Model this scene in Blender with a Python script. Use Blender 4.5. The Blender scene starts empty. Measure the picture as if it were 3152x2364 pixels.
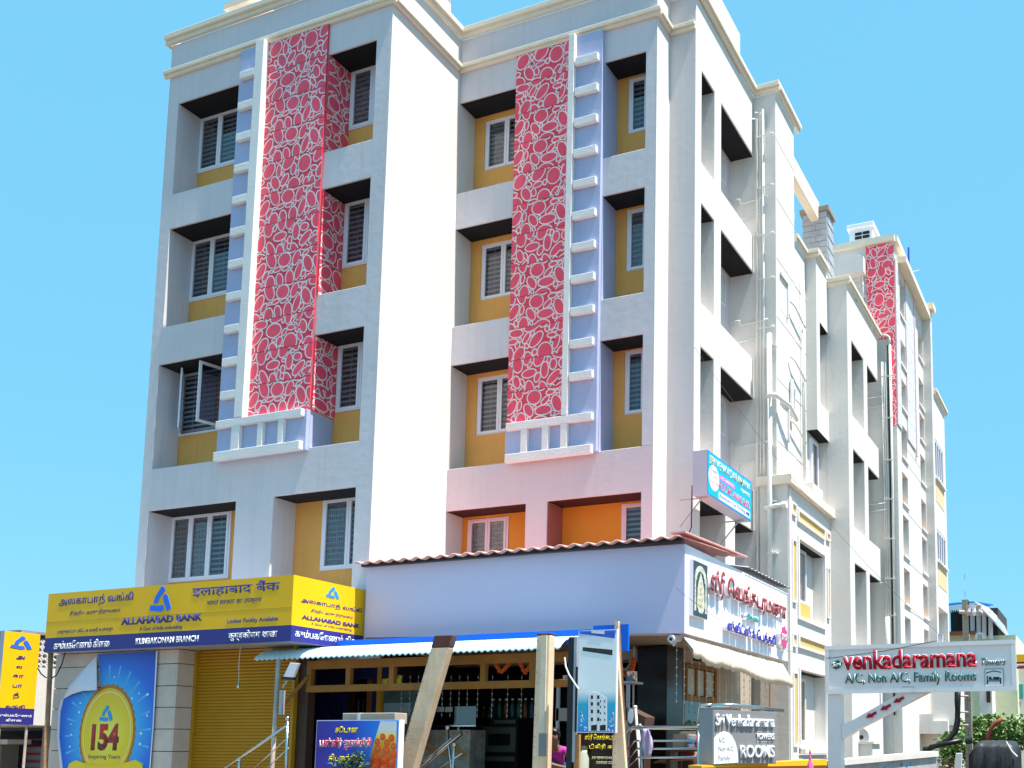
import bpy, bmesh, math, random
from mathutils import Vector, Matrix, Euler
random.seed(7)
SC = bpy.context.scene
COL = SC.collection
rad = math.radians

# ------------------------------------------------------------------ camera
W0, H0, FPX, CX, CY = 3152.0, 2364.0, 3098.48, 2156.67, 1946.66
YAW, PIT, ROL = rad(22.175), rad(6.610), rad(0.2553)
_r = Vector((math.cos(YAW), math.sin(YAW), 0)); _f = Vector((-math.sin(YAW), math.cos(YAW), 0)); _u = Vector((0, 0, 1))
FW = _f*math.cos(PIT) + _u*math.sin(PIT); UP = _u*math.cos(PIT) - _f*math.sin(PIT)
RT = _r*math.cos(ROL) + UP*math.sin(ROL); UP = UP*math.cos(ROL) - _r*math.sin(ROL)
cam_d = bpy.data.cameras.new('camera'); cam = bpy.data.objects.new('camera', cam_d); COL.objects.link(cam)
cam_d.sensor_fit = 'HORIZONTAL'; cam_d.sensor_width = 36.0; cam_d.lens = FPX/W0*36
cam_d.shift_x = -(CX-W0/2)/W0; cam_d.shift_y = (CY-H0/2)/W0
cam_d.clip_end = 3000; cam_d.clip_start = .1
cam.matrix_world = Matrix(((RT.x, UP.x, -FW.x, 0), (RT.y, UP.y, -FW.y, 0), (RT.z, UP.z, -FW.z, 0), (0, 0, 0, 1)))
SC.camera = cam
GZ = -1.65            # the road lies 1.65 m below the eye

# ------------------------------------------------------------------ sky, sun, exposure
SUN_EL, SUN_FRONT = rad(69), rad(5)      # sun high over the right-hand street, 5 degrees in front of the main facade
sun_dir = Vector((math.cos(SUN_EL)*math.cos(SUN_FRONT), -math.cos(SUN_EL)*math.sin(SUN_FRONT), math.sin(SUN_EL)))
w = bpy.data.worlds.new('World'); SC.world = w; w.use_nodes = True
nt = w.node_tree; nt.nodes.clear()
sky = nt.nodes.new('ShaderNodeTexSky'); sky.sky_type = 'NISHITA'; sky.sun_disc = False
sky.sun_elevation = SUN_EL; sky.sun_rotation = math.atan2(sun_dir.x, sun_dir.y)
sky.air_density = 1.0; sky.dust_density = 0.3; sky.ozone_density = 1.0; sky.altitude = 0
tint = nt.nodes.new('ShaderNodeMix'); tint.data_type = 'RGBA'; tint.blend_type = 'MULTIPLY'; tint.inputs[0].default_value = 1
tint.inputs[7].default_value = (0.95, 1.0, 1.0, 1)
bg = nt.nodes.new('ShaderNodeBackground'); bg.inputs['Strength'].default_value = 0.12
out = nt.nodes.new('ShaderNodeOutputWorld')
clear = nt.nodes.new('ShaderNodeMix'); clear.data_type = 'RGBA'; clear.inputs[0].default_value = .84; clear.inputs[7].default_value = (0.86, 2.85, 4.2, 1)   # even cyan of the clear sky
nt.links.new(sky.outputs[0], tint.inputs[6]); nt.links.new(tint.outputs[2], clear.inputs[6]); nt.links.new(clear.outputs[2], bg.inputs['Color']); nt.links.new(bg.outputs[0], out.inputs['Surface'])
sd = bpy.data.lights.new('sun', 'SUN'); sd.energy = 5.0; sd.angle = rad(.53); sd.color = (1, .96, .9)
sun = bpy.data.objects.new('sun', sd); COL.objects.link(sun); sun.rotation_euler = sun_dir.to_track_quat('Z', 'Y').to_euler()
SC.view_settings.view_transform = 'Standard'; SC.view_settings.look = 'None'; SC.view_settings.exposure = 1.0
SC.view_settings.gamma = 1; SC.view_settings.use_curve_mapping = False
SC.cycles.max_bounces = 8; SC.cycles.diffuse_bounces = 4; SC.cycles.transparent_max_bounces = 12; SC.cycles.use_denoising = True

# ------------------------------------------------------------------ helpers: pixel of the photograph -> point on a known plane
def ray(p):
    return RT*((p[0]-CX)/FPX) - UP*((p[1]-CY)/FPX) + FW
def ony(p, y): d = ray(p); return d*(y/d.y)
def onx(p, x): d = ray(p); return d*(x/d.x)
def reg(ox, oy, s): return lambda a, b: (ox+a*s, oy+b*s)
GA = reg(0,1700,.40687); GB = reg(700,1750,.37017); GC = reg(1200,1850,.31646); GD = reg(1700,1850,.30976); GE = reg(2050,1650,.30136)
GF = reg(2500,1850,.30989); GG = reg(0,1900,.27972); GH = reg(2130,2050,.23508); GI = reg(2750,1850,.30971)
S1 = reg(2100,0,.36166); S2 = reg(2100,600,.36166); S3 = reg(2100,1150,.36166); T4 = reg(2450,1150,.45208); T5 = reg(2450,650,.36179)
FR = reg(0,0,1/.70178)

# ------------------------------------------------------------------ materials
MATS = {}
def nodes(name):
    m = bpy.data.materials.new(name); m.use_nodes = True
    n = m.node_tree; b = n.nodes['Principled BSDF']
    MATS[name] = m
    return m, n, b
def paint(name, col, rough=.8, var=.06, scale=2.0, bump=.0, bscale=30, metal=0, stain=0, stain_col=(.2,.17,.13), spec=.4, streak=0):
    """painted or bare surface: base colour with soft patchy variation, optional stains and fine relief"""
    m, n, b = nodes(name); L = n.links.new
    geo = n.nodes.new('ShaderNodeNewGeometry')
    tx = n.nodes.new('ShaderNodeTexNoise'); tx.inputs['Scale'].default_value = scale; tx.inputs['Detail'].default_value = 5; tx.inputs['Roughness'].default_value = .6
    L(geo.outputs['Position'], tx.inputs['Vector'])
    r = n.nodes.new('ShaderNodeMapRange'); r.inputs[1].default_value = .3; r.inputs[2].default_value = .7; r.inputs[3].default_value = 1-var; r.inputs[4].default_value = 1+var
    L(tx.outputs[0], r.inputs[0])
    mx = n.nodes.new('ShaderNodeMix'); mx.data_type = 'RGBA'; mx.blend_type = 'MULTIPLY'; mx.inputs[0].default_value = 1; mx.inputs[6].default_value = (*col, 1)
    L(r.outputs[0], mx.inputs[7]); c = mx.outputs[2]
    if stain:
        t2 = n.nodes.new('ShaderNodeTexNoise'); t2.inputs['Scale'].default_value = 1.1; t2.inputs['Detail'].default_value = 8; t2.inputs['Roughness'].default_value = .7
        mp = n.nodes.new('ShaderNodeMapping'); mp.inputs['Scale'].default_value = (1.6, 1.6, .45); L(geo.outputs['Position'], mp.inputs[0]); L(mp.outputs[0], t2.inputs['Vector'])
        r2 = n.nodes.new('ShaderNodeMapRange'); r2.inputs[1].default_value = .52; r2.inputs[2].default_value = .78; r2.inputs[3].default_value = 0; r2.inputs[4].default_value = stain
        L(t2.outputs[0], r2.inputs[0])
        m2 = n.nodes.new('ShaderNodeMix'); m2.data_type = 'RGBA'; L(r2.outputs[0], m2.inputs[0]); L(c, m2.inputs[6]); m2.inputs[7].default_value = (*stain_col, 1); c = m2.outputs[2]
    if streak:      # faint vertical runs of rain dirt
        t4 = n.nodes.new('ShaderNodeTexNoise'); t4.inputs['Scale'].default_value = 1.0; t4.inputs['Detail'].default_value = 6; t4.inputs['Roughness'].default_value = .62
        m4 = n.nodes.new('ShaderNodeMapping'); m4.inputs['Scale'].default_value = (7, 7, .33); L(geo.outputs['Position'], m4.inputs[0]); L(m4.outputs[0], t4.inputs['Vector'])
        r4 = n.nodes.new('ShaderNodeMapRange'); r4.inputs[1].default_value = .5; r4.inputs[2].default_value = .8; r4.inputs[3].default_value = 0; r4.inputs[4].default_value = streak
        L(t4.outputs[0], r4.inputs[0])
        m5 = n.nodes.new('ShaderNodeMix'); m5.data_type = 'RGBA'; L(r4.outputs[0], m5.inputs[0]); L(c, m5.inputs[6]); m5.inputs[7].default_value = (col[0]*.5, col[1]*.47, col[2]*.43, 1); c = m5.outputs[2]
    L(c, b.inputs['Base Color'])
    b.inputs['Roughness'].default_value = rough; b.inputs['Metallic'].default_value = metal; b.inputs['Specular IOR Level'].default_value = spec
    if bump:
        t3 = n.nodes.new('ShaderNodeTexNoise'); t3.inputs['Scale'].default_value = bscale; t3.inputs['Detail'].default_value = 4
        L(geo.outputs['Position'], t3.inputs['Vector'])
        bp = n.nodes.new('ShaderNodeBump'); bp.inputs['Strength'].default_value = bump; bp.inputs['Distance'].default_value = .03
        L(t3.outputs[0], bp.inputs['Height']); L(bp.outputs[0], b.inputs['Normal'])
    return m
def glass(name, tintc, refl=.25, rough=.03):
    m = bpy.data.materials.new(name); m.use_nodes = True; n = m.node_tree; n.nodes.clear(); MATS[name] = m
    o = n.nodes.new('ShaderNodeOutputMaterial'); t = n.nodes.new('ShaderNodeBsdfTransparent'); t.inputs[0].default_value = (*tintc, 1)
    g = n.nodes.new('ShaderNodeBsdfGlossy'); g.inputs['Roughness'].default_value = rough
    fr = n.nodes.new('ShaderNodeLayerWeight'); fr.inputs[0].default_value = .5
    pw = n.nodes.new('ShaderNodeMath'); pw.operation = 'POWER'; pw.inputs[1].default_value = 4; n.links.new(fr.outputs['Facing'], pw.inputs[0])
    ma = n.nodes.new('ShaderNodeMath'); ma.operation = 'MULTIPLY_ADD'; ma.inputs[1].default_value = .6; ma.inputs[2].default_value = .04+refl*.3; n.links.new(pw.outputs[0], ma.inputs[0])
    mx = n.nodes.new('ShaderNodeMixShader'); n.links.new(ma.outputs[0], mx.inputs[0]); n.links.new(t.outputs[0], mx.inputs[1]); n.links.new(g.outputs[0], mx.inputs[2])
    n.links.new(mx.outputs[0], o.inputs[0]); return m
def ramp_mat(name, kind, stops, rough=.5, center=(0,0,0), axis=2, lo=0, hi=1):
    """flat print: a colour ramp along one world axis or outwards from a point"""
    m, n, b = nodes(name); L = n.links.new
    geo = n.nodes.new('ShaderNodeNewGeometry')
    if kind == 'radial':
        vm = n.nodes.new('ShaderNodeVectorMath'); vm.operation = 'DISTANCE'; vm.inputs[1].default_value = center; L(geo.outputs['Position'], vm.inputs[0]); src = vm.outputs['Value']
    else:
        sp = n.nodes.new('ShaderNodeSeparateXYZ'); L(geo.outputs['Position'], sp.inputs[0]); src = sp.outputs[axis]
    mr = n.nodes.new('ShaderNodeMapRange'); mr.inputs[1].default_value = lo; mr.inputs[2].default_value = hi; L(src, mr.inputs[0])
    cr = n.nodes.new('ShaderNodeValToRGB'); L(mr.outputs[0], cr.inputs[0])
    e = cr.color_ramp.elements
    while len(e) < len(stops): e.new(.5)
    for el, (p, c) in zip(e, stops): el.position = p; el.color = (*c, 1)
    L(cr.outputs[0], b.inputs['Base Color']); b.inputs['Roughness'].default_value = rough
    return m

PL = paint('plaster_white', (.71,.67,.63), .85, .035, .9, .12, 9, stain=.12, stain_col=(.5,.49,.46), streak=.16)
PLF = paint('plaster_front', (.69,.62,.645), .85, .05, .7, .13, 6, stain=.22, stain_col=(.46,.45,.47), streak=.2)
PLP = paint('plaster_pink', (.68,.56,.585), .85, .03, .8, .1, 9, stain=.1, stain_col=(.55,.45,.46), streak=.15)
PLR = paint('plaster_rose', (.74,.50,.52), .85, .04, .8, .15, 9)
GREY = paint('plaster_grey', (.64,.585,.59), .85, .03, .7, .08, 9, streak=.15)
CREAM = paint('cream_trim', (.82,.70,.56), .8, .05, 3, .2, 25, stain=.12, stain_col=(.45,.38,.28))
TRIM = paint('white_trim', (.84,.775,.75), .75, .05, 3, .25, 25)
BLUE = paint('periwinkle_paint', (.44,.475,.68), .8, .06, 1.5, .1, 20, stain=.15, stain_col=(.36,.38,.52), streak=.15)
OCHRE = paint('ochre_paint', (.82,.375,.09), .75, .06, 1.5, .1, 20, stain=.25, stain_col=(.55,.27,.06), streak=.2)
ORANGE = paint('orange_paint', (.72,.25,.02), .75, .10, 1.0, .12, 20)
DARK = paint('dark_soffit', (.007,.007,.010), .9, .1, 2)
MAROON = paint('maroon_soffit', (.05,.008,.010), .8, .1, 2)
UPVC = paint('white_upvc', (.84,.79,.84), .35, .02, 4)
PINKF = paint('pink_frame', (.78,.58,.62), .4, .02, 4)
GRIL = paint('grille_steel', (.36,.36,.38), .5, .1, 8)
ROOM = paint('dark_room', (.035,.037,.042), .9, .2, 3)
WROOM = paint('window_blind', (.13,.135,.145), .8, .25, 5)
CURT = paint('curtain_cloth', (.42,.40,.36), .9, .15, 6)
GLASS = glass('window_glass', (.82,.82,.84), .05)
GLASSB = glass('bluish_glass', (.35,.50,.70), .6)
RED = paint('red_panel', (.84,.06,.11), .4, .10, 2, spec=.2)
RED2 = paint('red_pebble', (.95,.09,.15), .35, .12, 2.2, spec=.22)
RING = paint('pebble_ring', (.90,.74,.71), .5, .10, 3)
PKP = paint('pale_pink_panel', (.80,.60,.63), .4, .05, 2)
PKW = paint('pale_pebble', (.80,.76,.76), .4, .05, 3)
GROOVE = paint('groove_shadow_gap', (.20,.13,.11), .9)
YEL = paint('bank_yellow', (.97,.51,.004), .45, .05, .8, spec=.3)
NAVY = paint('bank_navy', (.035,.03,.23), .4, .03, 1)
LETN = paint('letter_navy', (.04,.035,.20), .5)
LETW = paint('letter_white', (.82,.82,.84), .5)
LOGO = paint('logo_blue', (.02,.16,.86), .4)
LOGOC = paint('logo_cyan', (.02,.30,.80), .4)
LILAC = paint('lilac_acrylic', (.68,.605,.79), .6, .012, .6, spec=.15)
ACRY = paint('white_acrylic', (.84,.80,.86), .4, .02, 1)
BACK = paint('sign_back_metal', (.42,.42,.45), .5, .1, 3, metal=.3)
TILE = paint('terracotta_sheet', (.80,.40,.36), .6, .10, 3, .2, 25)
STEEL = paint('stainless_steel', (.60,.58,.56), .22, .08, 4, metal=1)
RUST = paint('rusty_pipe', (.56,.47,.42), .75, .2, 4, .3, 40, stain=.95, stain_col=(.24,.08,.025), streak=.4)
RUSTB = paint('brown_rusty_pipe', (.36,.19,.10), .8, .3, 6, .3, 40, stain=.7, stain_col=(.16,.06,.025))
PVC = paint('pvc_pipe', (.76,.74,.70), .5, .05, 4)
BLACK = paint('black_plastic', (.012,.012,.014), .4, .1, 6)
YSH = paint('yellow_shutter', (.46,.215,.006), .5, .06, 1.2, stain=.2, stain_col=(.25,.15,.02))
STONE = paint('cream_stone', (.60,.49,.43), .6, .09, 3, .12, 30, stain=.25, stain_col=(.36,.31,.26))
SHEET = paint('sky_blue_sheet', (.58,.82,.90), .45, .06, 2)
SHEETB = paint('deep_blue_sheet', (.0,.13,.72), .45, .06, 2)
BEAM = paint('ochre_steel', (.30,.12,.012), .6, .15, 3)
WIRE = paint('grey_wire', (.12,.12,.12), .6)
WOODP = paint('weathered_post', (.82,.58,.39), .8, .12, 3, .1, 30, stain=.5, stain_col=(.46,.25,.12), streak=.5)
BROWN = paint('brown_paint', (.12,.035,.025), .6, .1, 4)
GRANITE = paint('dark_granite', (.014,.008,.007), .25, .3, 8, spec=.5)
DWOOD = paint('dark_wood', (.05,.022,.012), .5, .2, 4)
TEAK = paint('teak_door', (.26,.09,.02), .45, .15, 4)
CONC = paint('concrete', (.28,.245,.20), .9, .12, 2, .4, 20, stain=.4, stain_col=(.24,.22,.20))
ROAD = paint('asphalt_road', (.11,.09,.068), .9, .12, .5, .4, 12)

# ------------------------------------------------------------------ geometry helpers
def box(bm, x0, x1, y0, y1, z0, z1):
    x0, x1 = sorted((x0, x1)); y0, y1 = sorted((y0, y1)); z0, z1 = sorted((z0, z1))
    v = [bm.verts.new(p) for p in ((x0,y0,z0),(x1,y0,z0),(x1,y1,z0),(x0,y1,z0),(x0,y0,z1),(x1,y0,z1),(x1,y1,z1),(x0,y1,z1))]
    for f in ((0,3,2,1),(4,5,6,7),(0,1,5,4),(1,2,6,5),(2,3,7,6),(3,0,4,7)): bm.faces.new([v[i] for i in f])
def front(pos): return lambda u, d, z: (u, pos+d, z)          # faces the road (-Y); u runs right, d goes into the wall
def side(pos): return lambda u, d, z: (pos-d, u, z)           # faces the right-hand street (+X)
def back(pos): return lambda u, d, z: (u, pos-d, z)
def fbox(bm, fr, u0, u1, d0, d1, z0, z1):
    a = fr(u0, d0, z0); b = fr(u1, d1, z1); box(bm, a[0], b[0], a[1], b[1], a[2], b[2])
def poly(bm, pts, thick):
    """closed outline pts (3-D, planar) pushed along the vector thick"""
    t = Vector(thick); a = [bm.verts.new(Vector(p)) for p in pts]; b = [bm.verts.new(Vector(p)+t) for p in pts]
    n = len(a); bm.faces.new(a); bm.faces.new(b[::-1])
    for i in range(n): bm.faces.new((a[i], b[i], b[(i+1)%n], a[(i+1)%n]))
def tube(bm, pts, r, seg=8, r2=None):
    pts = [Vector(p) for p in pts]; rings = []
    n = len(pts)
    for i, p in enumerate(pts):
        d = (pts[min(i+1,n-1)]-pts[max(i-1,0)]).normalized()
        a = d.cross(Vector((0,0,1)));  a = d.cross(Vector((0,1,0))) if a.length < .05 else a
        a.normalize(); b = d.cross(a)
        rr = r if r2 is None else r+(r2-r)*i/(n-1)
        k = 1.0
        if 0 < i < n-1:
            c = (pts[i]-pts[i-1]).normalized().dot((pts[i+1]-pts[i]).normalized()); k = 1/max(.5, math.sqrt(max(.01,(1+c)/2)))
        rings.append([bm.verts.new(p+(a*math.cos(t)+b*math.sin(t))*rr*(k if abs(math.sin(t))<.0 else 1)) for t in [2*math.pi*j/seg for j in range(seg)]])
    for i in range(n-1):
        for j in range(seg): bm.faces.new((rings[i][j], rings[i][(j+1)%seg], rings[i+1][(j+1)%seg], rings[i+1][j]))
    bm.faces.new(rings[0][::-1]); bm.faces.new(rings[-1])
def lathe(bm, c, prof, seg=14):
    rings = []
    for r, z in prof: rings.append([bm.verts.new((c[0]+r*math.cos(2*math.pi*j/seg), c[1]+r*math.sin(2*math.pi*j/seg), c[2]+z)) for j in range(seg)])
    for i in range(len(rings)-1):
        for j in range(seg): bm.faces.new((rings[i][j], rings[i][(j+1)%seg], rings[i+1][(j+1)%seg], rings[i+1][j]))
    bm.faces.new(rings[0][::-1]); bm.faces.new(rings[-1])
def ball(bm, c, r, sc=(1,1,1), sub=2):
    res = bmesh.ops.create_icosphere(bm, subdivisions=sub, radius=r)
    for v in res['verts']: v.co = Vector((v.co.x*sc[0], v.co.y*sc[1], v.co.z*sc[2]))+Vector(c)
class B:
    """collects shapes, then becomes ONE mesh object"""
    def __init__(s): s.bm = bmesh.new()
    def box(s, *a): box(s.bm, *a); return s
    def f(s, fr, *a): fbox(s.bm, fr, *a); return s
    def poly(s, *a): poly(s.bm, *a); return s
    def tube(s, *a, **k): tube(s.bm, *a, **k); return s
    def lathe(s, *a, **k): lathe(s.bm, *a, **k); return s
    def ball(s, *a, **k): ball(s.bm, *a, **k); return s
    def out(s, name, mat, parent=None, smooth=False, bevel=0):
        bmesh.ops.recalc_face_normals(s.bm, faces=s.bm.faces)
        me = bpy.data.meshes.new(name); s.bm.to_mesh(me); s.bm.free()
        if smooth:
            for p in me.polygons: p.use_smooth = True
        return link(name, me, mat, parent, bevel)
def link(name, me, mat, parent=None, bevel=0):
    if not me.materials: me.materials.append(mat)
    o = bpy.data.objects.new(name, me); COL.objects.link(o)
    if parent: setp(o, parent)
    if bevel:
        md = o.modifiers.new('edge', 'BEVEL'); md.width = bevel; md.segments = 2; md.limit_method = 'ANGLE'; md.angle_limit = rad(50)
    return o
def setp(o, p):
    o.parent = p
    if p.type == 'EMPTY': o.matrix_parent_inverse = Matrix.Translation(-p.location)   # meshes are modelled in world coordinates
def tag(o, label, cat=None, group=None, kind=None):
    if label: o['label'] = label
    if cat: o['category'] = cat
    if group: o['group'] = group
    if kind: o['kind'] = kind
    return o
def thing(name, label, cat, loc, group=None):
    o = bpy.data.objects.new(name, None); COL.objects.link(o); o.location = loc; o.empty_display_size = .3
    return tag(o, label, cat, group)
def wall(fr, u0, u1, z0, z1, depth, holes):
    """slab with rectangular openings (u0,u1,z0,z1), reveals included"""
    us = sorted({u0, u1, *[a for h in holes for a in h[:2] if u0 < a < u1]}); zs = sorted({z0, z1, *[a for h in holes for a in h[2:4] if z0 < a < z1]})
    b = B(); bm = b.bm; vs = {}
    def V(i, j, d):
        k = (i, j, d)
        if k not in vs: vs[k] = bm.verts.new(fr(us[i], depth*d, zs[j]))
        return vs[k]
    def solid(i, j):
        if not (0 <= i < len(us)-1 and 0 <= j < len(zs)-1): return False
        cu = (us[i]+us[i+1])/2; cz = (zs[j]+zs[j+1])/2
        return not any(h[0] < cu < h[1] and h[2] < cz < h[3] for h in holes)
    for i in range(len(us)-1):
        for j in range(len(zs)-1):
            if not solid(i, j): continue
            for d in (0, 1): bm.faces.new((V(i,j,d), V(i+1,j,d), V(i+1,j+1,d), V(i,j+1,d)))
            if not solid(i-1, j): bm.faces.new((V(i,j,0), V(i,j,1), V(i,j+1,1), V(i,j+1,0)))
            if not solid(i+1, j): bm.faces.new((V(i+1,j,0), V(i+1,j,1), V(i+1,j+1,1), V(i+1,j+1,0)))
            if not solid(i, j-1): bm.faces.new((V(i,j,0), V(i,j,1), V(i+1,j,1), V(i+1,j,0)))
            if not solid(i, j+1): bm.faces.new((V(i,j+1,0), V(i,j+1,1), V(i+1,j+1,1), V(i+1,j+1,0)))
    return b
def rectpx(fr_kind, pos, p0, p1):
    """rectangle u0,u1,z0,z1 on a plane from two opposite pixels"""
    f = ony if fr_kind == 'y' else onx
    a = f(p0, pos); b = f(p1, pos); k = 0 if fr_kind == 'y' else 1
    return min(a[k], b[k]), max(a[k], b[k]), min(a.z, b.z), max(a.z, b.z)
DG = None
def text(parent, body, fr, u0, u1, z0, z1, mat, d=-.006, ext=.004, bold=.0, shear=0, name='lettering', res=3, flipfit=True):
    c = bpy.data.curves.new('t', 'FONT'); c.body = body; c.resolution_u = res; c.offset = bold; c.shear = shear; c.extrude = 0; c.fill_mode = 'FRONT'
    o = bpy.data.objects.new('t', c); COL.objects.link(o)
    bpy.context.view_layer.update()
    me0 = bpy.data.meshes.new_from_object(o.evaluated_get(bpy.context.evaluated_depsgraph_get()))
    bpy.data.objects.remove(o); bpy.data.curves.remove(c)
    bm = bmesh.new(); bm.from_mesh(me0); bpy.data.meshes.remove(me0)
    xs = [v.co.x for v in bm.verts]; ys = [v.co.y for v in bm.verts]
    ax, bx, ay, by = min(xs), max(xs), min(ys), max(ys)
    if ext > 0:
        r = bmesh.ops.extrude_face_region(bm, geom=bm.faces[:])
        for g in r['geom']:
            if isinstance(g, bmesh.types.BMVert): g.co.z = 1
    for v in bm.verts:
        u = u0+(v.co.x-ax)/(bx-ax)*(u1-u0); z = z0+(v.co.y-ay)/(by-ay)*(z1-z0)
        v.co = Vector(fr(u, d if v.co.z < .5 else d-ext, z)) if ext > 0 else Vector(fr(u, d, z))
    bmesh.ops.recalc_face_normals(bm, faces=bm.faces)
    me = bpy.data.meshes.new(name); bm.to_mesh(me); bm.free()
    return link(name, me, mat, parent)
def shape(parent, name, fr, pts, d0, d1, mat):
    b = B(); q = [Vector(fr(u, d0, z)) for u, z in pts]; t = Vector(fr(0, d1, 0))-Vector(fr(0, d0, 0)); b.poly(q, t); return b.out(name, mat, parent)
def logo(parent, fr, u0, u1, z0, z1, mat, d=-.006):
    """three slanted bars closing into a triangle"""
    b = B()
    for pl in ([(1000,280),(1130,400),(1120,520),(880,850),(820,1110),(620,1100),(680,800),(940,300)], [(1140,640),(1260,750),(1460,1400),(1260,1510),(1090,1000),(1050,880),(1060,800)], [(490,1180),(900,1230),(1060,1200),(1140,1440),(960,1530),(450,1440)]):
        q = [Vector(fr(u0+(x-450)/1010*(u1-u0), d, z1-(y-280)/1250*(z1-z0))) for x, y in pl]
        b.poly(q, Vector(fr(0, d-.008, 0))-Vector(fr(0, d, 0)))
    return b.out('emblem', mat, parent)

# ------------------------------------------------------------------ pebble print on the red panels
import numpy as np
def pack(w, h, seed, rings=.023):
    rnd = random.Random(seed); E = []; D = np.zeros((0, 3)); ts = np.array((-1,-.75,-.5,-.25,0,.25,.5,.75,1))*.86
    for size, n in ((.17,350),(.14,600),(.115,800),(.092,1000),(.07,1000),(.05,1000),(.036,800)):
        for _ in range(n):
            a = size*rnd.uniform(.9,1.1); bb = a*rnd.choice((.42,.5,.55,.6,.66,.74,.9)); th = rnd.choice((rnd.uniform(.7,1.3), rnd.uniform(-.2,.4), rnd.uniform(1.4,2.2)))
            cx, cy = rnd.uniform(-.06, w+.06), rnd.uniform(-.06, h+.06)
            ds = np.stack((cx+math.cos(th)*a*ts, cy+math.sin(th)*a*ts, bb*np.sqrt(1-ts**2)+.002), 1)
            if len(D):
                dd = (ds[:,None,0]-D[None,:,0])**2+(ds[:,None,1]-D[None,:,1])**2
                if (dd < (ds[:,None,2]+D[None,:,2]+rings*.95)**2).any(): continue
            D = np.concatenate((D, ds)); E.append((cx, cy, a, bb, th))
    # let every pebble swell until it meets its neighbours
    ids = np.repeat(np.arange(len(E)), 9)
    for step in (1.18, 1.1, 1.06, 1.1, 1.05, 1.03):
        for i in range(len(E)):
            cx, cy, a, bb, th = E[i]; a2 = a*step; b2 = min(bb*step, a2*.95)
            if a2 > .21: continue
            ds = np.stack((cx+math.cos(th)*a2*ts, cy+math.sin(th)*a2*ts, b2*np.sqrt(1-ts**2)+.002), 1); o = D[ids != i]
            dd = (ds[:,None,0]-o[None,:,0])**2+(ds[:,None,1]-o[None,:,1])**2
            if (dd < (ds[:,None,2]+o[None,:,2]+rings*.85)**2).any(): continue
            D[ids == i] = ds; E[i] = (cx, cy, a2, b2, th)
    return E
def clip(pts, w, h):
    for ax, lim, sg in ((0,0,1),(0,w,-1),(1,0,1),(1,h,-1)):
        res = []
        for i in range(len(pts)):
            p, q = pts[i-1], pts[i]; a = (p[ax]-lim)*sg; c = (q[ax]-lim)*sg
            if (a >= 0) != (c >= 0):
                t = a/(a-c); res.append((p[0]+(q[0]-p[0])*t, p[1]+(q[1]-p[1])*t))
            if c >= 0: res.append(q)
        pts = res
        if len(pts) < 3: return []
    return pts
_packs = {}
def pebble(w, h, seed):
    k = (round(w,2), round(h,2), seed)
    if k not in _packs: _packs[k] = pack(w, h, seed)
    return _packs[k]
def panel(parent, fr, u0, z0, w, h, seed, base, ringm, pebm, d=0.0, name='cladding_panel', sides=0):
    g = .006
    p = B().f(fr, u0, u0+w, d, d+.03, z0+g, z0+h-g).out(name, base, parent)
    for nm, mt, grow, dd in (('pebble_outline', ringm, .027, .002), ('pebble', pebm, 0, .0035)):
        b = B()
        for cx, cy, a, bb, th in pebble(w, h-2*g, seed):
            n = 14; pts = [((a+grow)*math.cos(2*math.pi*i/n), (bb+grow)*math.sin(2*math.pi*i/n)) for i in range(n)]
            pts = clip([(cx+x*math.cos(th)-y*math.sin(th), cy+x*math.sin(th)+y*math.cos(th)) for x, y in pts], w, h-2*g)
            if len(pts) < 3: continue
            try: b.bm.faces.new([b.bm.verts.new(fr(u0+x, d-dd-(.0006*(len(b.bm.faces)%3) if grow else 0), z0+g+y)) for x, y in pts])
            except ValueError: pass
        o = b.out(nm+'_print', mt, p); o['kind'] = 'stuff'
    return p

# ------------------------------------------------------------------ windows
def window(parent, fr, u0, u1, z0, z1, sashes=2, fm=UPVC, gl=None, d=0.0, grille=True, curtain=0, ajar=(), room=None):
    """frame in the wall opening with sashes, panes, a bar grille behind and the dim room beyond"""
    gl = gl or GLASS; room = room or WROOM
    F = .05
    w = wall(fr, u0, u1, z0, z1, .07, [(u0+F, u1-F, z0+F, z1-F)]) if d == 0 else wall(lambda u, dd, z: fr(u, dd+d, z), u0, u1, z0, z1, .07, [(u0+F, u1-F, z0+F, z1-F)])
    wo = w.out('window', fm, parent)
    step = (u1-u0-2*F)/sashes
    for i in range(sashes):
        a = u0+F+i*step; c = a+step
        if i in ajar:
            continue
        f2 = lambda u, dd, z: fr(u, dd+d-.012, z)
        so = wall(f2, a+.004, c-.004, z0+F-.02, z1-F+.02, .045, [(a+.06, c-.06, z0+F+.035, z1-F-.035)]).out('sash', fm, wo)
        B().f(fr, a+.05, c-.05, d+.012, d+.018, z0+F+.03, z1-F-.03).out('pane', gl, wo)
    if grille:
        b = B(); nz = max(4, int((z1-z0)/.105))
        for i in range(1, nz): zz = z0+(z1-z0)*i/nz; b.f(fr, u0+.02, u1-.02, d+.045, d+.055, zz-.022, zz+.022)
        for i in range(sashes): 
            a = u0+F+i*step; b.f(fr, a+step*.5-.006, a+step*.5+.006, d+.058, d+.066, z0+.02, z1-.02)
        b.out('grille', GRIL, wo)
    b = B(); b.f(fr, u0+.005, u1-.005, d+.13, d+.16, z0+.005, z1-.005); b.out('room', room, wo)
    if curtain:
        b = B(); n = 24
        for i in range(n):
            a = u0+.06+(u1-u0-.12)*curtain*i/n; c = a+(u1-u0-.12)*curtain/n
            b.f(fr, a, c, d+.07+.015*(i%2), d+.085+.015*(i%2), z0+.03, z1-.03)
        b.out('curtain', CURT, wo)
    return wo

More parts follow.
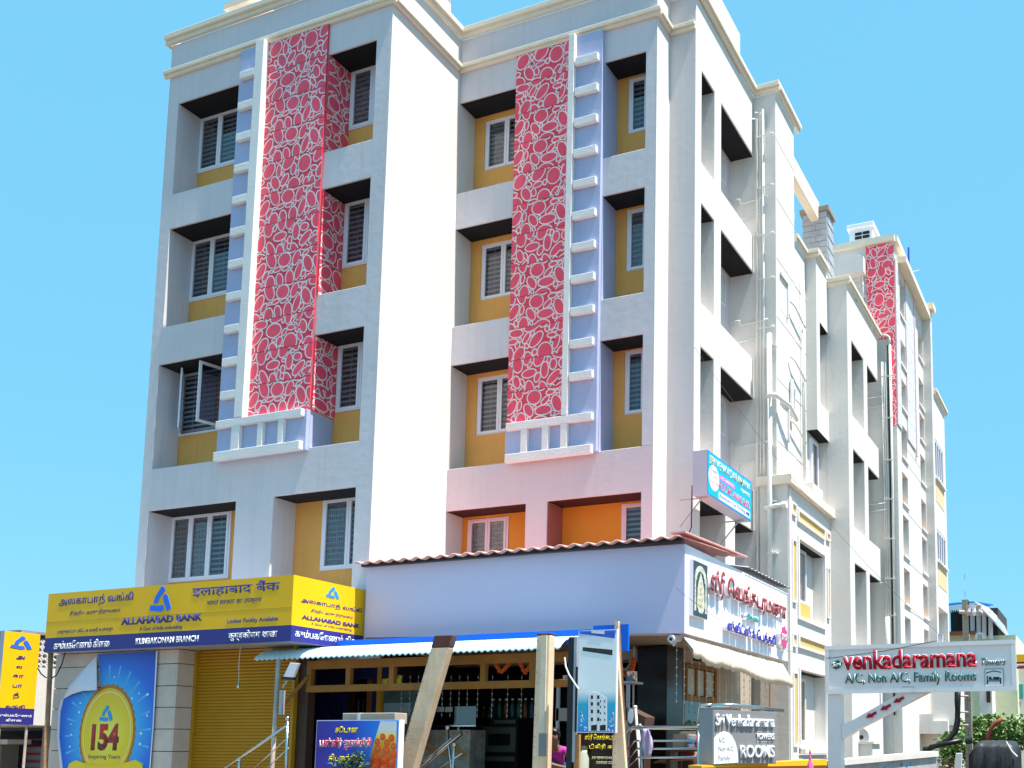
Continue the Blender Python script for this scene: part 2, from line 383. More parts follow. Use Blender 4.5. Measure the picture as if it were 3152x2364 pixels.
# ================================================================== THE SETTING
b = B(); b.box(-400, 400, -120, 700, GZ-.3, GZ); tag(b.out('road', ROAD), None, kind='structure')
b = B(); b.box(-60, -5.2, 11.2, 40, GZ, GZ+.13); tag(b.out('pavement', CONC, bevel=.02), None, kind='structure')

# ================================================================== HOTEL BUILDING
H = thing('hotel_building', 'five storey white hotel with red pebble panels and ochre window bays', 'building', (-13, 20, GZ))
SILL = (12.11, 9.05, 5.89, 2.75); LINT = (14.27, 11.31, 8.21, 4.98)
WB = (12.94, 9.88, 6.79, 3.53); WT = (14.16, 11.20, 8.10, 4.90)
f15 = front(15.0); f17 = front(17.3)
XL0, XL1 = -19.08, -12.89
# ---- left front block
holes = []
for i in range(3):
    holes += [(-18.76 if i < 2 else -18.81, -16.86, SILL[i], LINT[i]), (-14.50, -13.265, SILL[i], LINT[i])]
holes += [(-18.82, -16.35, SILL[3], LINT[3]), (-15.35, -13.29, SILL[3], LINT[3])]
wall(f15, XL0, XL1-.019, 1.6, 15.74, .62, holes).out('front_wall', PLF, H, bevel=.012)
wh = []
for i in range(3): wh += [(-18.79 if i < 2 else -18.84, -17.50, WB[i], LINT[i]+.01), (-14.44, -13.26, WB[i], LINT[i]+.01)]
wh += [(-18.85, -17.10, WB[3], LINT[3]+.01), (-14.64, -13.28, WB[3], LINT[3]+.01)]
f156 = front(15.622)
wall(f156, XL0+.002, XL1-.002, 1.6, 15.5, .34, wh).out('ochre_bay_wall', OCHRE, H)
for k, h in enumerate(wh):
    if k == 4:
        wo = window(H, f156, *h, sashes=2, ajar=(0, 1), d=-.02)
        for uu, ang in ((h[0]+.06, -80), (h[1]-.06, 62)):           # two casements standing open
            wd = .55; sg = 1 if uu < -18 else -1; a = rad(abs(ang)); z0, z1 = h[2]+.05, h[3]-.05
            e = Vector((.70, -.71, 0)) if sg > 0 else Vector((-.25, -.97, 0))
            s = B(); n = Vector((-e.y, e.x, 0))*.035
            p0 = Vector((uu, 15.60, 0)); p1 = p0+e*wd
            for (q0, q1, za, zb) in ((p0, p0+e*.055, z0, z1), (p1-e*.055, p1, z0, z1), (p0+e*.055, p1-e*.055, z0, z0+.055), (p0+e*.055, p1-e*.055, z1-.055, z1)):
                s.poly([(q0.x, q0.y, za), (q1.x, q1.y, za), (q1.x, q1.y, zb), (q0.x, q0.y, zb)], n)
            s.out('open_sash', UPVC, wo)
            s = B(); a0 = p0+e*.05; a1 = p1-e*.05; s.poly([(a0.x,a0.y,z0+.05),(a1.x,a1.y,z0+.05),(a1.x,a1.y,z1-.05),(a0.x,a0.y,z1-.05)], n*.2); s.out('pane', GLASSB, wo)
    elif k == 6: window(H, f156, *h, sashes=3, d=-.03, curtain=.62)
    else: window(H, f156, *h, sashes=2, d=-.02, curtain=.5 if k in (1, 7) else 0)
# open left casement of the wide first-floor window
for h in holes:
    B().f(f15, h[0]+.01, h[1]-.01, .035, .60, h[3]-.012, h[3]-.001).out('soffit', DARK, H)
B().f(f15, -16.9, -16.36, .60, .615, SILL[3], LINT[3]-.02).out('ochre_jamb', OCHRE, H)
# solid body behind the bays, and the sunlit flank of the block
B().box(XL0, XL1-.02, 15.97, 27, GZ, 15.55).out('body_wall', PL, H)
wall(side(XL1), 15.0, 17.9, 1.6, 15.74, .018, []).out('flank_wall', PL, H)
def cornice(segs, z0, z1, out_, mat=CREAM, name='cornice'):
    b = B()
    for (ax, pos, a, c) in segs:
        for dz0, dz1, o in ((0, .45, out_*.6), (.45, 1, out_)):
            za, zb = z0+(z1-z0)*dz0, z0+(z1-z0)*dz1
            if ax == 'y': b.box(a-(o if a == segs[0][2] and ax == segs[0][0] else 0)*0, c, pos-o, pos, za, zb)
            else: b.box(pos, pos+o, a, c, za, zb)
    return b.out(name, mat, H, bevel=.012)
for z0, z1, o in ((14.93, 15.09, .11), (15.74, 15.96, .13)):
    cornice([('y', 15.0, XL0-o, XL1+o)], z0, z1, o)
    cornice([('x', XL1, 15.0, 17.3-o)], z0, z1, o)
    cornice([('y', 17.3, XL1, -8.07+o)], z0, z1, o)
    cornice([('x', -8.07, 17.3, 17.95-o)], z0, z1, o)
    cornice([('y', 17.95, -8.07, -7.48+(o if z0 > 15.5 else 0))], z0, z1, o)
cornice([('x', XL0-.13, 15.0, 27)], 15.74, 15.96, .13)
B().box(XL0, XL1-.001, 15.002, 27, 15.55, 15.735).out('roof_slab', PL, H)
B().box(-17.6, -17.0, 15.3, 15.8, 15.96, 16.35).box(-17.75, -16.85, 15.15, 15.95, 16.35, 16.5).out('rooftop_pier', CREAM, H)
B().box(-13.6, -13.0, 16.2, 17.0, 15.96, 16.75).box(-13.7, -12.88, 16.1, 17.1, 16.75, 16.95).out('rooftop_pier', CREAM, H)

# ---- column of red panels, left block
def column(fr, red0, red1, mul0, mul1, bl0, bl1, zt, zb, bars, barx, gridx, grid_v, side_sgn):
    lo, hi = min(red0, bl0), max(red1, bl1)
    B().f(fr, red0, red1-.004, -.019, -.001, 6.66, zt).out('cladding_backing', GROOVE, H)
    B().f(fr, bl0, bl1, -.10, -.001, zb, zt).out('blue_strip', BLUE, H, bevel=.008)
    B().f(fr, min(red0, mul0), max(red1, mul1)+0, -.10, -.001, zb, 6.655).out('blue_base', BLUE, H, bevel=.008)
    B().f(fr, mul0, mul1, -.20, -.002, 6.66, zt+.02).out('white_fin', TRIM, H, bevel=.01)
    for z in bars: B().f(fr, barx[0], barx[1], -.20, -.101, z, z+.165).out('bar', TRIM, H, bevel=.012)
    B().f(fr, gridx[0], gridx[1], -.20, -.101, 6.49, 6.65).out('grid_rail', TRIM, H, bevel=.012)
    B().f(fr, gridx[0], gridx[1], -.21, -.101, 5.81, 5.99).out('grid_rail', TRIM, H, bevel=.012)
    for a, c in grid_v: B().f(fr, a, c, -.195, -.101, 5.99, 6.49).out('grid_post', TRIM, H, bevel=.008)
    n = 12; hh = (zt-6.66)/n; w = red1-red0
    for i in range(n): panel(H, fr, red0, 6.66+i*hh, w, hh, (3, 11, 5, 17)[i % 4] if i % 3 else 3, RED, RING, RED2, d=-.05)
column(f15, -16.10, -14.50, -16.33, -16.10, -16.86, -16.33, 14.93, 5.82, [14.19-.709*i for i in range(11)], (-16.75, -16.33), (-16.82, -14.55),
       ((-16.38, -16.16), (-15.68, -15.54), (-15.14, -15.01)), 1)
fs = side(-14.492)
B().f(fs, 14.99, 15.61, 0, .006, 5.9, 6.60).out('blue_base_side', BLUE, H)
for i in range(3):
    z0 = SILL[i]+.002; hgt = LINT[i]-SILL[i]-.016
    if i == 2: z0, hgt = 6.65, LINT[2]-6.65-.016
    for j in range(3): panel(H, side(-14.46), 14.995, z0+hgt*j/3, .62, hgt/3, (23, 29, 31)[j], RED, RING, RED2)
# ---- right front block
XR0, XR1 = -12.888, -8.09
hol = []
for i in range(3): hol += [(-12.888, -11.40, SILL[i], LINT[i]-.03), (-9.27, -8.32, SILL[i], LINT[i]-.03)]
wall(f17, XR0, XR1, 5.89, 15.74, .60, hol).out('front_wall', PLF, H, bevel=.012)
hol4 = [(-12.888, -10.93, 2.3, 4.975), (-10.42, -8.32, 2.3, 4.975)]
wall(f17, XR0, XR1, 1.7, 5.888, .60, hol4).out('pink_front_wall', PLP, H, bevel=.012)
f179 = front(17.902)
wt = (14.12, 11.16, 8.08)
wh = []
for i in range(3): wh += [(-12.63, -11.48, WB[i]-.02, wt[i]), (-9.02, -8.15, WB[i], wt[i]+.08)]
wall(f179, XR0, XR1, 5.5, 15.5, .34, wh).out('ochre_bay_wall', OCHRE, H)
for k, h in enumerate(wh): window(H, f179, *h, sashes=2, d=.03, curtain=.45 if k in (0, 3) else 0)
wh = [(-12.74, -11.71, 2.5, 4.90), (-9.03, -8.1, 2.5, 4.92)]
wall(f179, XR0, XR1, 1.7, 5.48, .34, wh).out('orange_bay_wall', ORANGE, H)
window(H, f179, *wh[0], sashes=2, fm=PINKF, curtain=1, d=-.02); window(H, f179, *wh[1], sashes=1, fm=PINKF, d=-.02)
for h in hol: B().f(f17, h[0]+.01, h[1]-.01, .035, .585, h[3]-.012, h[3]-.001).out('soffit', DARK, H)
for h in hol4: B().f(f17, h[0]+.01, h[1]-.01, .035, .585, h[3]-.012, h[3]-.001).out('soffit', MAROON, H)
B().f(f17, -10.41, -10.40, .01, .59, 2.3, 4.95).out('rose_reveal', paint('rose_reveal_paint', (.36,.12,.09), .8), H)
column(f17, -11.40, -10.03, -10.03, -9.89, -9.89, -9.272, 14.93, 5.87, [14.21-.685*i for i in range(11)], (-9.87, -9.34), (-11.33, -9.33),
       ((-10.97, -10.82), (-10.47, -10.32), (-10.04, -9.89)), 1)
for i in range(3): B().f(f17, -9.271, -9.262, .0, .595, SILL[i]+.002, LINT[i]-.045).out('blue_reveal', BLUE, H)
B().box(XL1, -8.09, 18.25, 27, GZ+3.4, 15.5).out('body_wall', PL, H)
wall(side(-8.07), 17.3, 17.97, 1.7, 15.74, .019, []).out('flank_wall', PL, H)
B().box(XL1, -8.08, 17.302, 27, 15.5, 15.735).out('roof_slab', PL, H)
# ---- grey corner pier
B().box(-8.10, -7.481, 17.945, 18.27, 1.7, 15.738).out('corner_pier', GREY, H, bevel=.012)
# ---- street side, first block with deep balconies
fA = side(-7.48); hA = []
for i in range(3): hA += [(18.28, 19.03, SILL[i]+.06, LINT[i]-.04), (19.43, 21.6, SILL[i]+.06, LINT[i]-.04)]
u = lambda p: onx(p, -7.48).y
a1 = u(S3(370, 1195)); b0 = u(S3(450, 1265))
hA += [(18.29, a1, 2.6, 5.0), (b0, 21.6, 2.6, 5.0)]
wall(fA, 17.952, 21.6, 1.7, 15.74, .60, hA).out('street_wall', PL, H, bevel=.012)
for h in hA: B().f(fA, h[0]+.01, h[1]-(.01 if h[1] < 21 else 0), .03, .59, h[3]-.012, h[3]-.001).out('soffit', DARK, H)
fAb = side(-8.082); lw = []
for i in range(3): lw.append((20.88, 21.32, SILL[i]+1.33, LINT[i]-.12))
wall(fAb, 18.3, 21.6, 1.7, 15.5, .3, lw).out('balcony_wall', PLF, H)
def louvre(parent, fr, u0, u1, z0, z1, fm=UPVC):
    wo = wall(fr, u0, u1, z0, z1, .06, [(u0+.05, u1-.05, z0+.05, z1-.05)]).out('louvre_window', fm, parent)
    n = max(4, int((z1-z0)/.095)); b = B()
    for i in range(n):
        zz = z0+.05+(z1-z0-.1)*i/n; t = (z1-z0-.1)/n
        p = [fr(u0+.05, .045, zz), fr(u1-.05, .045, zz), fr(u1-.05, .005, zz+t*.9), fr(u0+.05, .005, zz+t*.9)]
        d = Vector(fr(0, .006, 0))-Vector(fr(0, 0, 0)); b.poly(p, d)
    b.out('louvre_blades', GRIL, wo)
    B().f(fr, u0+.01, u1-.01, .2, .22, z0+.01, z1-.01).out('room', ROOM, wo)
    return wo
for h in lw: louvre(H, fAb, *h)
cornice([('x', -7.48, 17.95, 21.6-.13)], 15.74, 15.96, .13)
B().box(-8.0, -7.50, 18.0, 20.71, 15.735, 16.78).out('parapet_upstand', PL, H, bevel=.01)
# ---- stair block B, front face and street face
zB = 15.74
B().box(-12, -6.92, 21.6, 23.11, GZ, zB).out('stair_tower', PL, H, bevel=.012)
cornice([('y', 21.6, -7.48, -6.92+.13)], zB, 15.96, .13); cornice([('x', -6.92, 21.6, 23.42)], zB, 15.96, .13)
zc = onx(S2(1048, 545), -6.92).z
B().box(-12, -6.922, 23.11, 25.24, GZ, zc).out('link_wall', PL, H, bevel=.012)
cornice([('x', -6.92, 23.115, 24.09-.1)], zc, zc+.2, .1)
fB = side(-6.92)
for p, q in ((S2(837, 690), S2(890, 775)),):
    pass
for i in range(2):
    z1 = 11.22-3.09*i; louvre(H, side(-6.915), 21.92, 22.40, z1-.82, z1)
    B().f(fB, 22.40, 22.46, -.05, -.001, z1-.84, z1+.02).f(fB, 21.86, 22.46, -.05, -.001, z1+.02, z1+.08).out('window_surround', PL, H)
# horizontal plaster grooves on the stair tower and link wall
for z in (14.55, 13.05, 11.55, 10.1, 8.6, 7.1):
    B().f(fB, 21.62, 23.1, -.003, -.0005, z, z+.012).out('groove', GROOVE, H)
    if z < zc: B().f(fB, 23.13, 24.08, -.003, -.0005, z-.02, z-.008).out('groove', GROOVE, H)
# roof pergola beam and the stone-clad chimney
B().box(-7.15, -6.92, 23.111, 25.5, 14.46, 14.98).out('pergola_beam', CREAM, H, bevel=.01)
cx0, cx1, cy0, cy1 = -7.38, -6.72, 25.5, 26.1
ch = B().box(cx0+.03, cx1-.03, cy0+.03, cy1-.03, zc-.3, 14.7).out('chimney', CONC, H)
SLATE = paint('slate_cladding', (.40,.42,.46), .8, .12, 4, .3, 20)
z = zc-.2; k = 0
while z < 14.62:
    hh = .17
    for (x0, x1, y0, y1) in ((cx0-.02*(k%2), cx0+.36+.1*(k%2), cy0-.03, cy0+.03), (cx0+.37+.1*(k%2), cx1+.02, cy0-.045, cy0+.03), (cx1-.03, cx1+.03+.015*(k%2), cy0+.031, cy1)):
        B().box(x0, x1, y0, y1, z, z+hh-.012).out('slate', SLATE, ch)
    z += hh; k += 1
B().box(cx0-.08, cx1+.09, cy0-.09, cy1+.08, 14.7, 14.84).out('cap', CONC, ch, bevel=.01)

# ---- block C: hanging balcony
B().box(-6.918, -6.64, 24.09, 24.41, 8.09, zc).box(-6.918, -6.64, 24.411, 25.237, 11.07, zc).box(-6.918, -6.64, 24.411, 25.45, 8.09, 8.88).out('hanging_bay', PL, H)
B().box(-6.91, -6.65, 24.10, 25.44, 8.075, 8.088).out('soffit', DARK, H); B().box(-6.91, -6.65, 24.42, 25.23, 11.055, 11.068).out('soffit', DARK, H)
cornice([('y', 24.09, -6.92, -6.64+.1)], zc, zc+.2, .1); cornice([('x', -6.64, 24.09, 25.24-.1)], zc, zc+.2, .1)
window(H, side(-6.90), 24.28, 24.95, 6.35, 7.95, sashes=1, d=-.05, grille=False)
# ---- block D
zd = onx(T5(560, 860), -6.11).z
zd = 12.38
f25 = front(25.24)
B().box(-12, -6.75, 25.241, 28.95, GZ, zd).out('body_wall', PL, H)
wall(side(-6.11), 25.24, 28.95, GZ, zd, .60, [(25.68, 27.1, 8.90, 10.98), (27.55, 28.95, 8.90, 10.98), (25.72, 27.05, 5.86, 7.98), (27.5, 28.95, 5.86, 7.98), (25.74, 27.1, 2.6, 4.89), (27.5, 28.95, 2.6, 4.89)]).out('street_wall', PL, H, bevel=.012)
for a, c, z in ((25.68,27.1,10.98),(27.55,28.95,10.98),(25.72,27.05,7.98),(27.5,28.95,7.98),(25.74,27.1,4.89),(27.5,28.95,4.89)):
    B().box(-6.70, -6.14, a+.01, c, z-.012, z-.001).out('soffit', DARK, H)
B().box(-6.92, -6.712, 25.24, 25.3, GZ, zd).out('front_return', PL, H)
cornice([('y', 25.24, -6.92, -6.11+.1)], zd, zd+.2, .1); cornice([('x', -6.11, 25.24, 29.2)], zd, zd+.2, .1)
# ---- pink tower E
ze = 15.52
B().box(-12, -5.92, 29.4, 34.352, GZ, ze).out('tower_wall', PL, H)
fE = side(-5.635); ew = [(30.05, 30.95, 13.55, 14.75)]
for zt, zbm in ((12.74, 11.95), (11.47, 10.55), (9.98, 8.95), (8.46, 7.5), (7.12, 5.88), (5.48, 4.4), (4.0, 3.0)): ew.append((30.07, 31.0, zbm, zt))
for zt, zbm in ((14.3, 13.4), (12.65, 11.7), (11.4, 10.5), (9.95, 9.0), (8.4, 7.4), (7.1, 5.9), (5.5, 4.4), (4.0, 3.0)): ew.append((33.38, 34.3, zbm, zt))
wall(fE, 29.4, 34.35, GZ, ze, .28, ew).out('tower_street_wall', PL, H)
for h in ew:
    B().f(fE, h[0]-.03, h[1]+.03, -.05, -.001, h[2]-.06, h[2]-.002).out('sill', TRIM, H)
    wo = B().f(fE, h[0]+.003, h[0]+.5, .10, .16, h[2]+.003, h[3]-.003).out('window', UPVC, H)
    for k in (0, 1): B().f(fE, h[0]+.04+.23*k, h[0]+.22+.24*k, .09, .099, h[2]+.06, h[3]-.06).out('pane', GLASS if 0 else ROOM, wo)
    if h[2] in (7.5, 7.4, 4.4): B().f(fE, h[0]+.51, h[1]-.004, .2, .27, h[2]+.003, h[2]+.35).out('ochre_dado', OCHRE, H)
B().f(front(29.4), -7.6, -5.6, -.12, -.0, ze, ze+.2).f(fE, 29.4, 34.5, -.12, .0, ze, ze+.2).out('cornice', CREAM, H)
for i in range(4):
    hgt = (ze-.01-12.45)/4; panel(H, front(29.38), -6.50, 12.45+i*hgt, .865, hgt, (41, 43, 47)[i % 3], RED, RING, RED2)
for i in range(4):
    hgt = (12.44-9.7)/4; panel(H, front(29.38), -5.77, 9.7+i*hgt, .135, hgt, (41, 43, 47)[i % 3], RED, RING, RED2)
for i in range(8):
    hgt = (15.0-9.75)/8
    for (ua, ub) in ((29.42, 30.03), (31.03, 32.42)):
        panel(H, side(-5.60), ua, 9.75+i*hgt, ub-ua, hgt, (53, 59)[i % 2], PKP, PKW, PKW)
B().f(fE, 32.45, 32.62, -.06, -.001, 9.6, 15.0).out('pink_fin', PKP, H)
B().f(fE, 29.8, 34.6, -.30, -.001, 15.02, 15.2).out('sunshade', CREAM, H)
for z in (9.4, 8.9, 7.3, 5.75, 4.25):
    B().f(fE, 31.05, 33.3, -.003, -.0005, z, z+.015).out('groove', GROOVE, H)
B().box(-7.6, -6.5, 29.0, 29.39, 14.55, 15.05).out('cantilever_slab', PL, H)
# ---- pier F and far block G
B().box(-12, -5.35, 34.352, 34.66, GZ, 15.38).out('far_pier', PL, H, bevel=.01)
B().box(-5.9, -5.22, 34.22, 34.8, 15.38, 15.58).out('cornice', CREAM, H)
fG = side(-5.35)
gh = [(34.70, 36.62, 9.45, 10.85), (34.74, 36.75, 6.5, 7.63), (34.72, 36.8, 2.9, 4.9)]
wall(fG, 34.661, 37.1, GZ, 12.42, .35, gh).out('far_street_wall', PL, H)
B().box(-12, -5.75, 34.67, 37.1, GZ, 12.40).out('body_wall', PL, H)
cornice([('x', -5.35, 34.66, 37.3)], 12.42, 12.62, .12)
for h in gh[:2]:
    window(H, fG, *h, sashes=4, d=.02, gl=GLASSB, grille=False)
    B().f(fG, h[0]+.05, h[1]-.05, -.01, -.001, h[2]-.85, h[2]-.08).out('ochre_apron', paint('pale_ochre', (.72,.55,.32), .8), H)
    B().f(fG, h[0]-.03, h[1]+.05, -.09, -.001, h[2]-.07, h[2]-.01).out('sill', TRIM, H)

# ---- lower moulded bay B' on the street side
XB = -6.63; fM = side(XB)
def rx(p0, p1): return rectpx('x', XB, p0, p1)
wu0, wu1 = onx(GE(1350, 500), XB).y, onx(GE(1610, 500), XB).y
wz1 = onx(GE(1350, 45), XB).z; wz0 = onx(GE(1350, 815), XB).z
gu0, gu1 = onx(GH(1405, 500), XB).y, onx(GH(1745, 500), XB).y
gz1 = onx(GH(1405, 60), XB).z; gz0 = onx(GH(1405, 1020), XB).z
wall(fM, 21.5, 25.238, GZ, 6.0, .28, [(wu0, wu1, wz0, wz1), (gu0, gu1, gz0, gz1)]).out('moulded_bay_wall', PL, H, bevel=.01)
B().box(-7.3, XB-.0, 21.48, 21.52, GZ, 6.0).box(-6.93, XB-.281, 21.52, 25.23, GZ, 6.0).out('moulded_bay_body', PL, H)
B().box(-7.35, XB+.13, 21.36, 21.5, 6.0, 6.22).box(XB-.2, XB+.13, 21.5, 25.5, 6.0, 6.22).out('cornice', CREAM, H, bevel=.012)
B().box(-6.92, -6.60, 23.5, 24.4, 6.22, 6.55).out('parapet_block', PL, H)
B().f(fM, wu0+.01, wu1-.01, .03, .27, wz1-.012, wz1-.001).out('soffit', DARK, H); B().f(fM, gu0+.01, gu1-.01, .03, .27, gz1-.012, gz1-.001).out('soffit', DARK, H)
wo = window(H, fM, wu0+.01, wu0+(wu1-wu0)*.62, wz0+.42, wz1-.02, sashes=2, d=.2, grille=False)
B().f(fM, wu0+.005, wu0+(wu1-wu0)*.64, .12, .27, wz0+.003, wz0+.415).out('ochre_dado', paint('sunny_ochre', (.72,.45,.12), .8), H)
window(H, fM, gu0+.01, gu0+(gu1-gu0)*.55, gz0+.01, gz1-.1, sashes=1, d=.2, grille=False, fm=CREAM)
def mould(u0, u1, z0, z1, wd=.07, inner=None, proud=.05):
    wall(lambda u, d, z: fM(u, d-proud, z), u0, u1, z0, z1, proud-.001, [(u0+wd, u1-wd, z0+wd, z1-wd)]).out('moulding', TRIM, H, bevel=.006)
    if inner: B().f(fM, u0+wd, u1-wd, -.012, -.001, z0+wd, z1-wd).out('ochre_inlay', inner, H)
POCH = paint('inlay_ochre', (.70,.46,.16), .8)
def mpx(p0, p1, inner=None, wd=.07): 
    r = rectpx('x', XB, p0, p1); mould(*r, wd, inner)
mpx(S3(922, 1085), S3(962, 1225), POCH, .05)
zt = onx(S3(975, 1145), XB).z; zb_ = onx(S3(975, 1255), XB).z
mould(onx(S3(975,1145), XB).y, onx(T4(190,1000), XB).y, zb_, zt, .06, POCH)
mould(onx(T4(203,1100), XB).y, onx(T4(226,1100), XB).y, zb_+.05, zt-.02, .045, POCH)
mould(onx(GE(1278,300), XB).y, onx(GE(1322,300), XB).y, wz0+.25, wz1-.05, .05, POCH)
mould(onx(GE(1640,600), XB).y, onx(GE(1664,600), XB).y, wz0+.25, wz1-.2, .04, POCH)
mould(wu0-.08, wu1+.08, wz0-.08, wz1+.1, .075)
mould(onx(GE(1345,1100), XB).y, onx(GE(1618,1100), XB).y, onx(GE(1350,1140), XB).z, onx(GE(1350,1000), XB).z, .06, POCH)
mould(onx(GE(1282,1050), XB).y, onx(GE(1325,1050), XB).y, onx(GE(1285,1130), XB).z, onx(GE(1285,985), XB).z, .05, POCH)
mould(onx(GH(1310,600), XB).y, onx(GH(1375,600), XB).y, onx(GH(1315,1060), XB).z, onx(GH(1325,70), XB).z, .05, POCH)
mould(gu0-.06, gu1+.05, gz0-.10, gz1+.08, .06)
B().f(fM, gu0-.1, gu1+.1, -.18, -.052, gz0-.22, gz0-.105).f(fM, gu0-.15, gu1+.15, -.10, -.001, gz0-.42, gz0-.34).out('sill', TRIM, H, bevel=.01)
for a, c in ((21.52, 21.62), (21.66, 21.70)): B().f(fM, a, c, -.03, -.001, GZ, 5.9).out('fluting', TRIM, H)

# ---- drain pipes on the street side
def pipe(pts, r=.03, mat=PVC, name='drain_pipe', seg=8): return B().tube(pts, r, seg=seg).out(name, mat, H, smooth=True)
py = 21.50
for zx, zt, zbm, r in ((637, 15.1, 2.5, .030), (665, 15.25, 3.2, .020), (692, 15.3, 5.8, .028)):
    x = ony(S2(zx, 900), py).x; pipe([(x, py, zbm), (x, py, zt), (x-.12, py, zt+.02)] if r != .028 else [(x, py, zbm), (x, py, zt)], r)
x = ony(S3(745, 800), 21.38).x
pipe([(x, 21.38, 1.9), (x, 21.38, 9.6)], .062)
for z in (9.3, 8.1, 6.9, 5.6, 4.4): B().box(x-.09, x+.16, 21.36, 21.50, z, z+.03).out('pipe_bracket', PVC, H)
for z in (14.6, 13.3, 12.1, 11.0, 9.8): B().box(-7.33, -6.96, 21.47, 21.485, z, z+.03).tube([(-7.0, 21.47, z+.015), (-6.93, 21.47, z+.015)], .03).out('pipe_bracket', PVC, H)
for z0 in (12.6, 9.55, 6.6):
    pipe([(-8.0, 21.52, z0-.35), (-7.85, 21.52, z0-.35), (-7.85, 21.52, z0), (-7.25, 21.50, z0+.06)], .02)
    pipe([(-8.05, 21.52, z0+.55), (-7.8, 21.52, z0+.55), (-7.8, 21.52, z0+.42), (-7.1, 21.5, z0+.47)], .02)
pipe([(-7.1, 21.4, 8.05), (-6.98, 21.3, 8.1), (-6.85, 21.3, 8.08), (-6.7, 21.9, 8.0), (-6.68, 22.4, 7.8)], .05)
pipe([(-7.15, 21.36, 5.45), (-6.85, 21.36, 5.5), (-6.7, 21.36, 5.5)], .055)
B().tube([(-6.72, 21.36, 5.5), (-6.62, 21.36, 5.5)], .085, seg=12).out('pipe_cap', PVC, H)
for uu, zt in ((23.55, 12.0), (23.70, 11.9)): pipe([(-6.86, uu, 6.3), (-6.86, uu, zt)], .022)
for z in (10.6, 9.2, 7.6): pipe([(-6.86, 22.5, z+.25), (-6.80, 22.7, z+.2), (-6.80, 23.6, z)], .022)
B().tube([(-6.86, 22.6, 8.9), (-6.86, 22.6, 8.0), (-6.84, 22.75, 8.0), (-6.84, 22.75, 8.7)], .05).out('drain_pipe', PVC, H)
# pipes in the recess in front of the pink tower
for dx, r, m in ((.12, .025, PVC), (.22, .022, PVC), (.32, .022, PVC), (.44, .03, BLACK), (.53, .04, PVC)):
    xx = -6.11+dx*.60; pipe([(xx, 29.30, 2.2 if m is not BLACK else 1.0), (xx+.004, 29.31, 8.0), (xx, 29.30, 12.2 if r > .025 else 11.7)], r, m)
pipe([(-6.0, 29.2, 12.5), (-5.9, 29.25, 12.5), (-5.81, 29.3, 12.45), (-5.79, 29.3, 12.2)], .04)
for z in (11.2, 9.9, 8.6, 7.4, 6.2, 5.0, 3.9): B().box(-6.05, -5.72, 29.24, 29.27, z, z+.03).out('pipe_bracket', PVC, H)
for z in (10.6, 10.3, 7.3, 7.1, 4.9): pipe([(-6.72, 29.33, z), (-6.0, 29.30, z+.02)], .02)
pipe([(-6.6, 29.33, 13.2), (-6.6, 29.33, 15.2)], .04); pipe([(-6.68, 29.33, 13.0), (-6.68, 29.33, 15.3)], .025)
pipe([(-5.86, 28.6, 3.8), (-5.86, 28.6, 2.0)], .07, paint('grey_pvc', (.6,.63,.68), .4))

# ================================================================== BANK: sign, pier, poster, shutter
YB = 13.2; fBk = front(YB); XBS = -12.95; fBs = side(XBS)
bs = thing('bank_sign', 'long yellow and navy bank fascia sign wrapping the corner above the yellow shutter', 'sign', (-16, 14, 1.8))
z0, z1, zm = 1.80, 2.95, 2.08
B().box(-19.12, XBS, YB, 15.0-.003, z0, z1).out('casing', BACK, bs)
def facepart(name, fr, u0, u1, za, zb, mat, parent, d=-.006): return B().f(fr, u0, u1, d, -.001, za, zb).out(name, mat, parent)
facepart('yellow_face', fBk, -19.12, XBS+.006, zm, z1, YEL, bs); facepart('navy_band', fBk, -19.12, XBS+.006, z0, zm-.001, NAVY, bs)
facepart('yellow_face', fBs, YB, 14.99, zm, z1, YEL, bs); facepart('navy_band', fBs, YB, 14.99, z0, zm-.001, NAVY, bs)
facepart('panel_seam', fBk, -19.11, XBS, 2.385, 2.393, paint('seam', (.5,.33,.01), .6), bs, -.0085)
def tpx(parent, body, kind, pos, p0, p1, mat, **k):
    r = rectpx(kind, pos, p0, p1); fr = front(pos) if kind == 'y' else side(pos); return text(parent, body, fr, *r, mat, **k)
def tl(parent, body, kind, pos, pl, pr, hpx, mat, **k):
    """text whose base line runs from pixel pl to pr, hpx source pixels tall at its left end"""
    f = ony if kind == 'y' else onx; i = 0 if kind == 'y' else 1
    a = f(pl, pos); c = f(pr, pos); t = f((pl[0], pl[1]-hpx), pos); z = (a.z+c.z)/2
    return text(parent, body, front(pos) if kind == 'y' else side(pos), a[i], c[i], z, z+(t.z-a.z), mat, **k)
K = .40687
tl(bs, 'அலகாபாத் வங்கி', 'y', YB, GA(445,425), GA(1008,385), 88*K, LETN, bold=.015)
tl(bs, 'இந்திய அரசு நிறுவனம்', 'y', YB, GA(530,485), GA(910,462), 42*K, LETN, shear=.15)
tl(bs, 'ALLAHABAD BANK', 'y', YB, GA(918,550), GA(1532,518), 54*K, LETN, bold=.045)
tl(bs, 'A Govt. of India undertaking', 'y', YB, GA(1058,602), GA(1380,588), 38*K, LETN, shear=.1)
tl(bs, 'பாதுகாப்பு பெட்டக வசதி உள்ளது', 'y', YB, GA(435,622), GA(855,605), 40*K, LETN)
tl(bs, 'इलाहाबाद बैंक', 'y', YB, GA(1455,345), GA(2118,300), 95*K, LETN, bold=.012)
tl(bs, 'भारत सरकार का उपक्रम', 'y', YB, GA(1568,415), GA(1980,388), 45*K, LETN, shear=.2)
tl(bs, 'Locker Facility Available', 'y', YB, GA(1722,552), GA(2106,525), 45*K, LETN, bold=.012)
tl(bs, 'கும்பகோணம் கிளை', 'y', YB, GA(408,738), GA(828,712), 62*K, LETW, bold=.01)
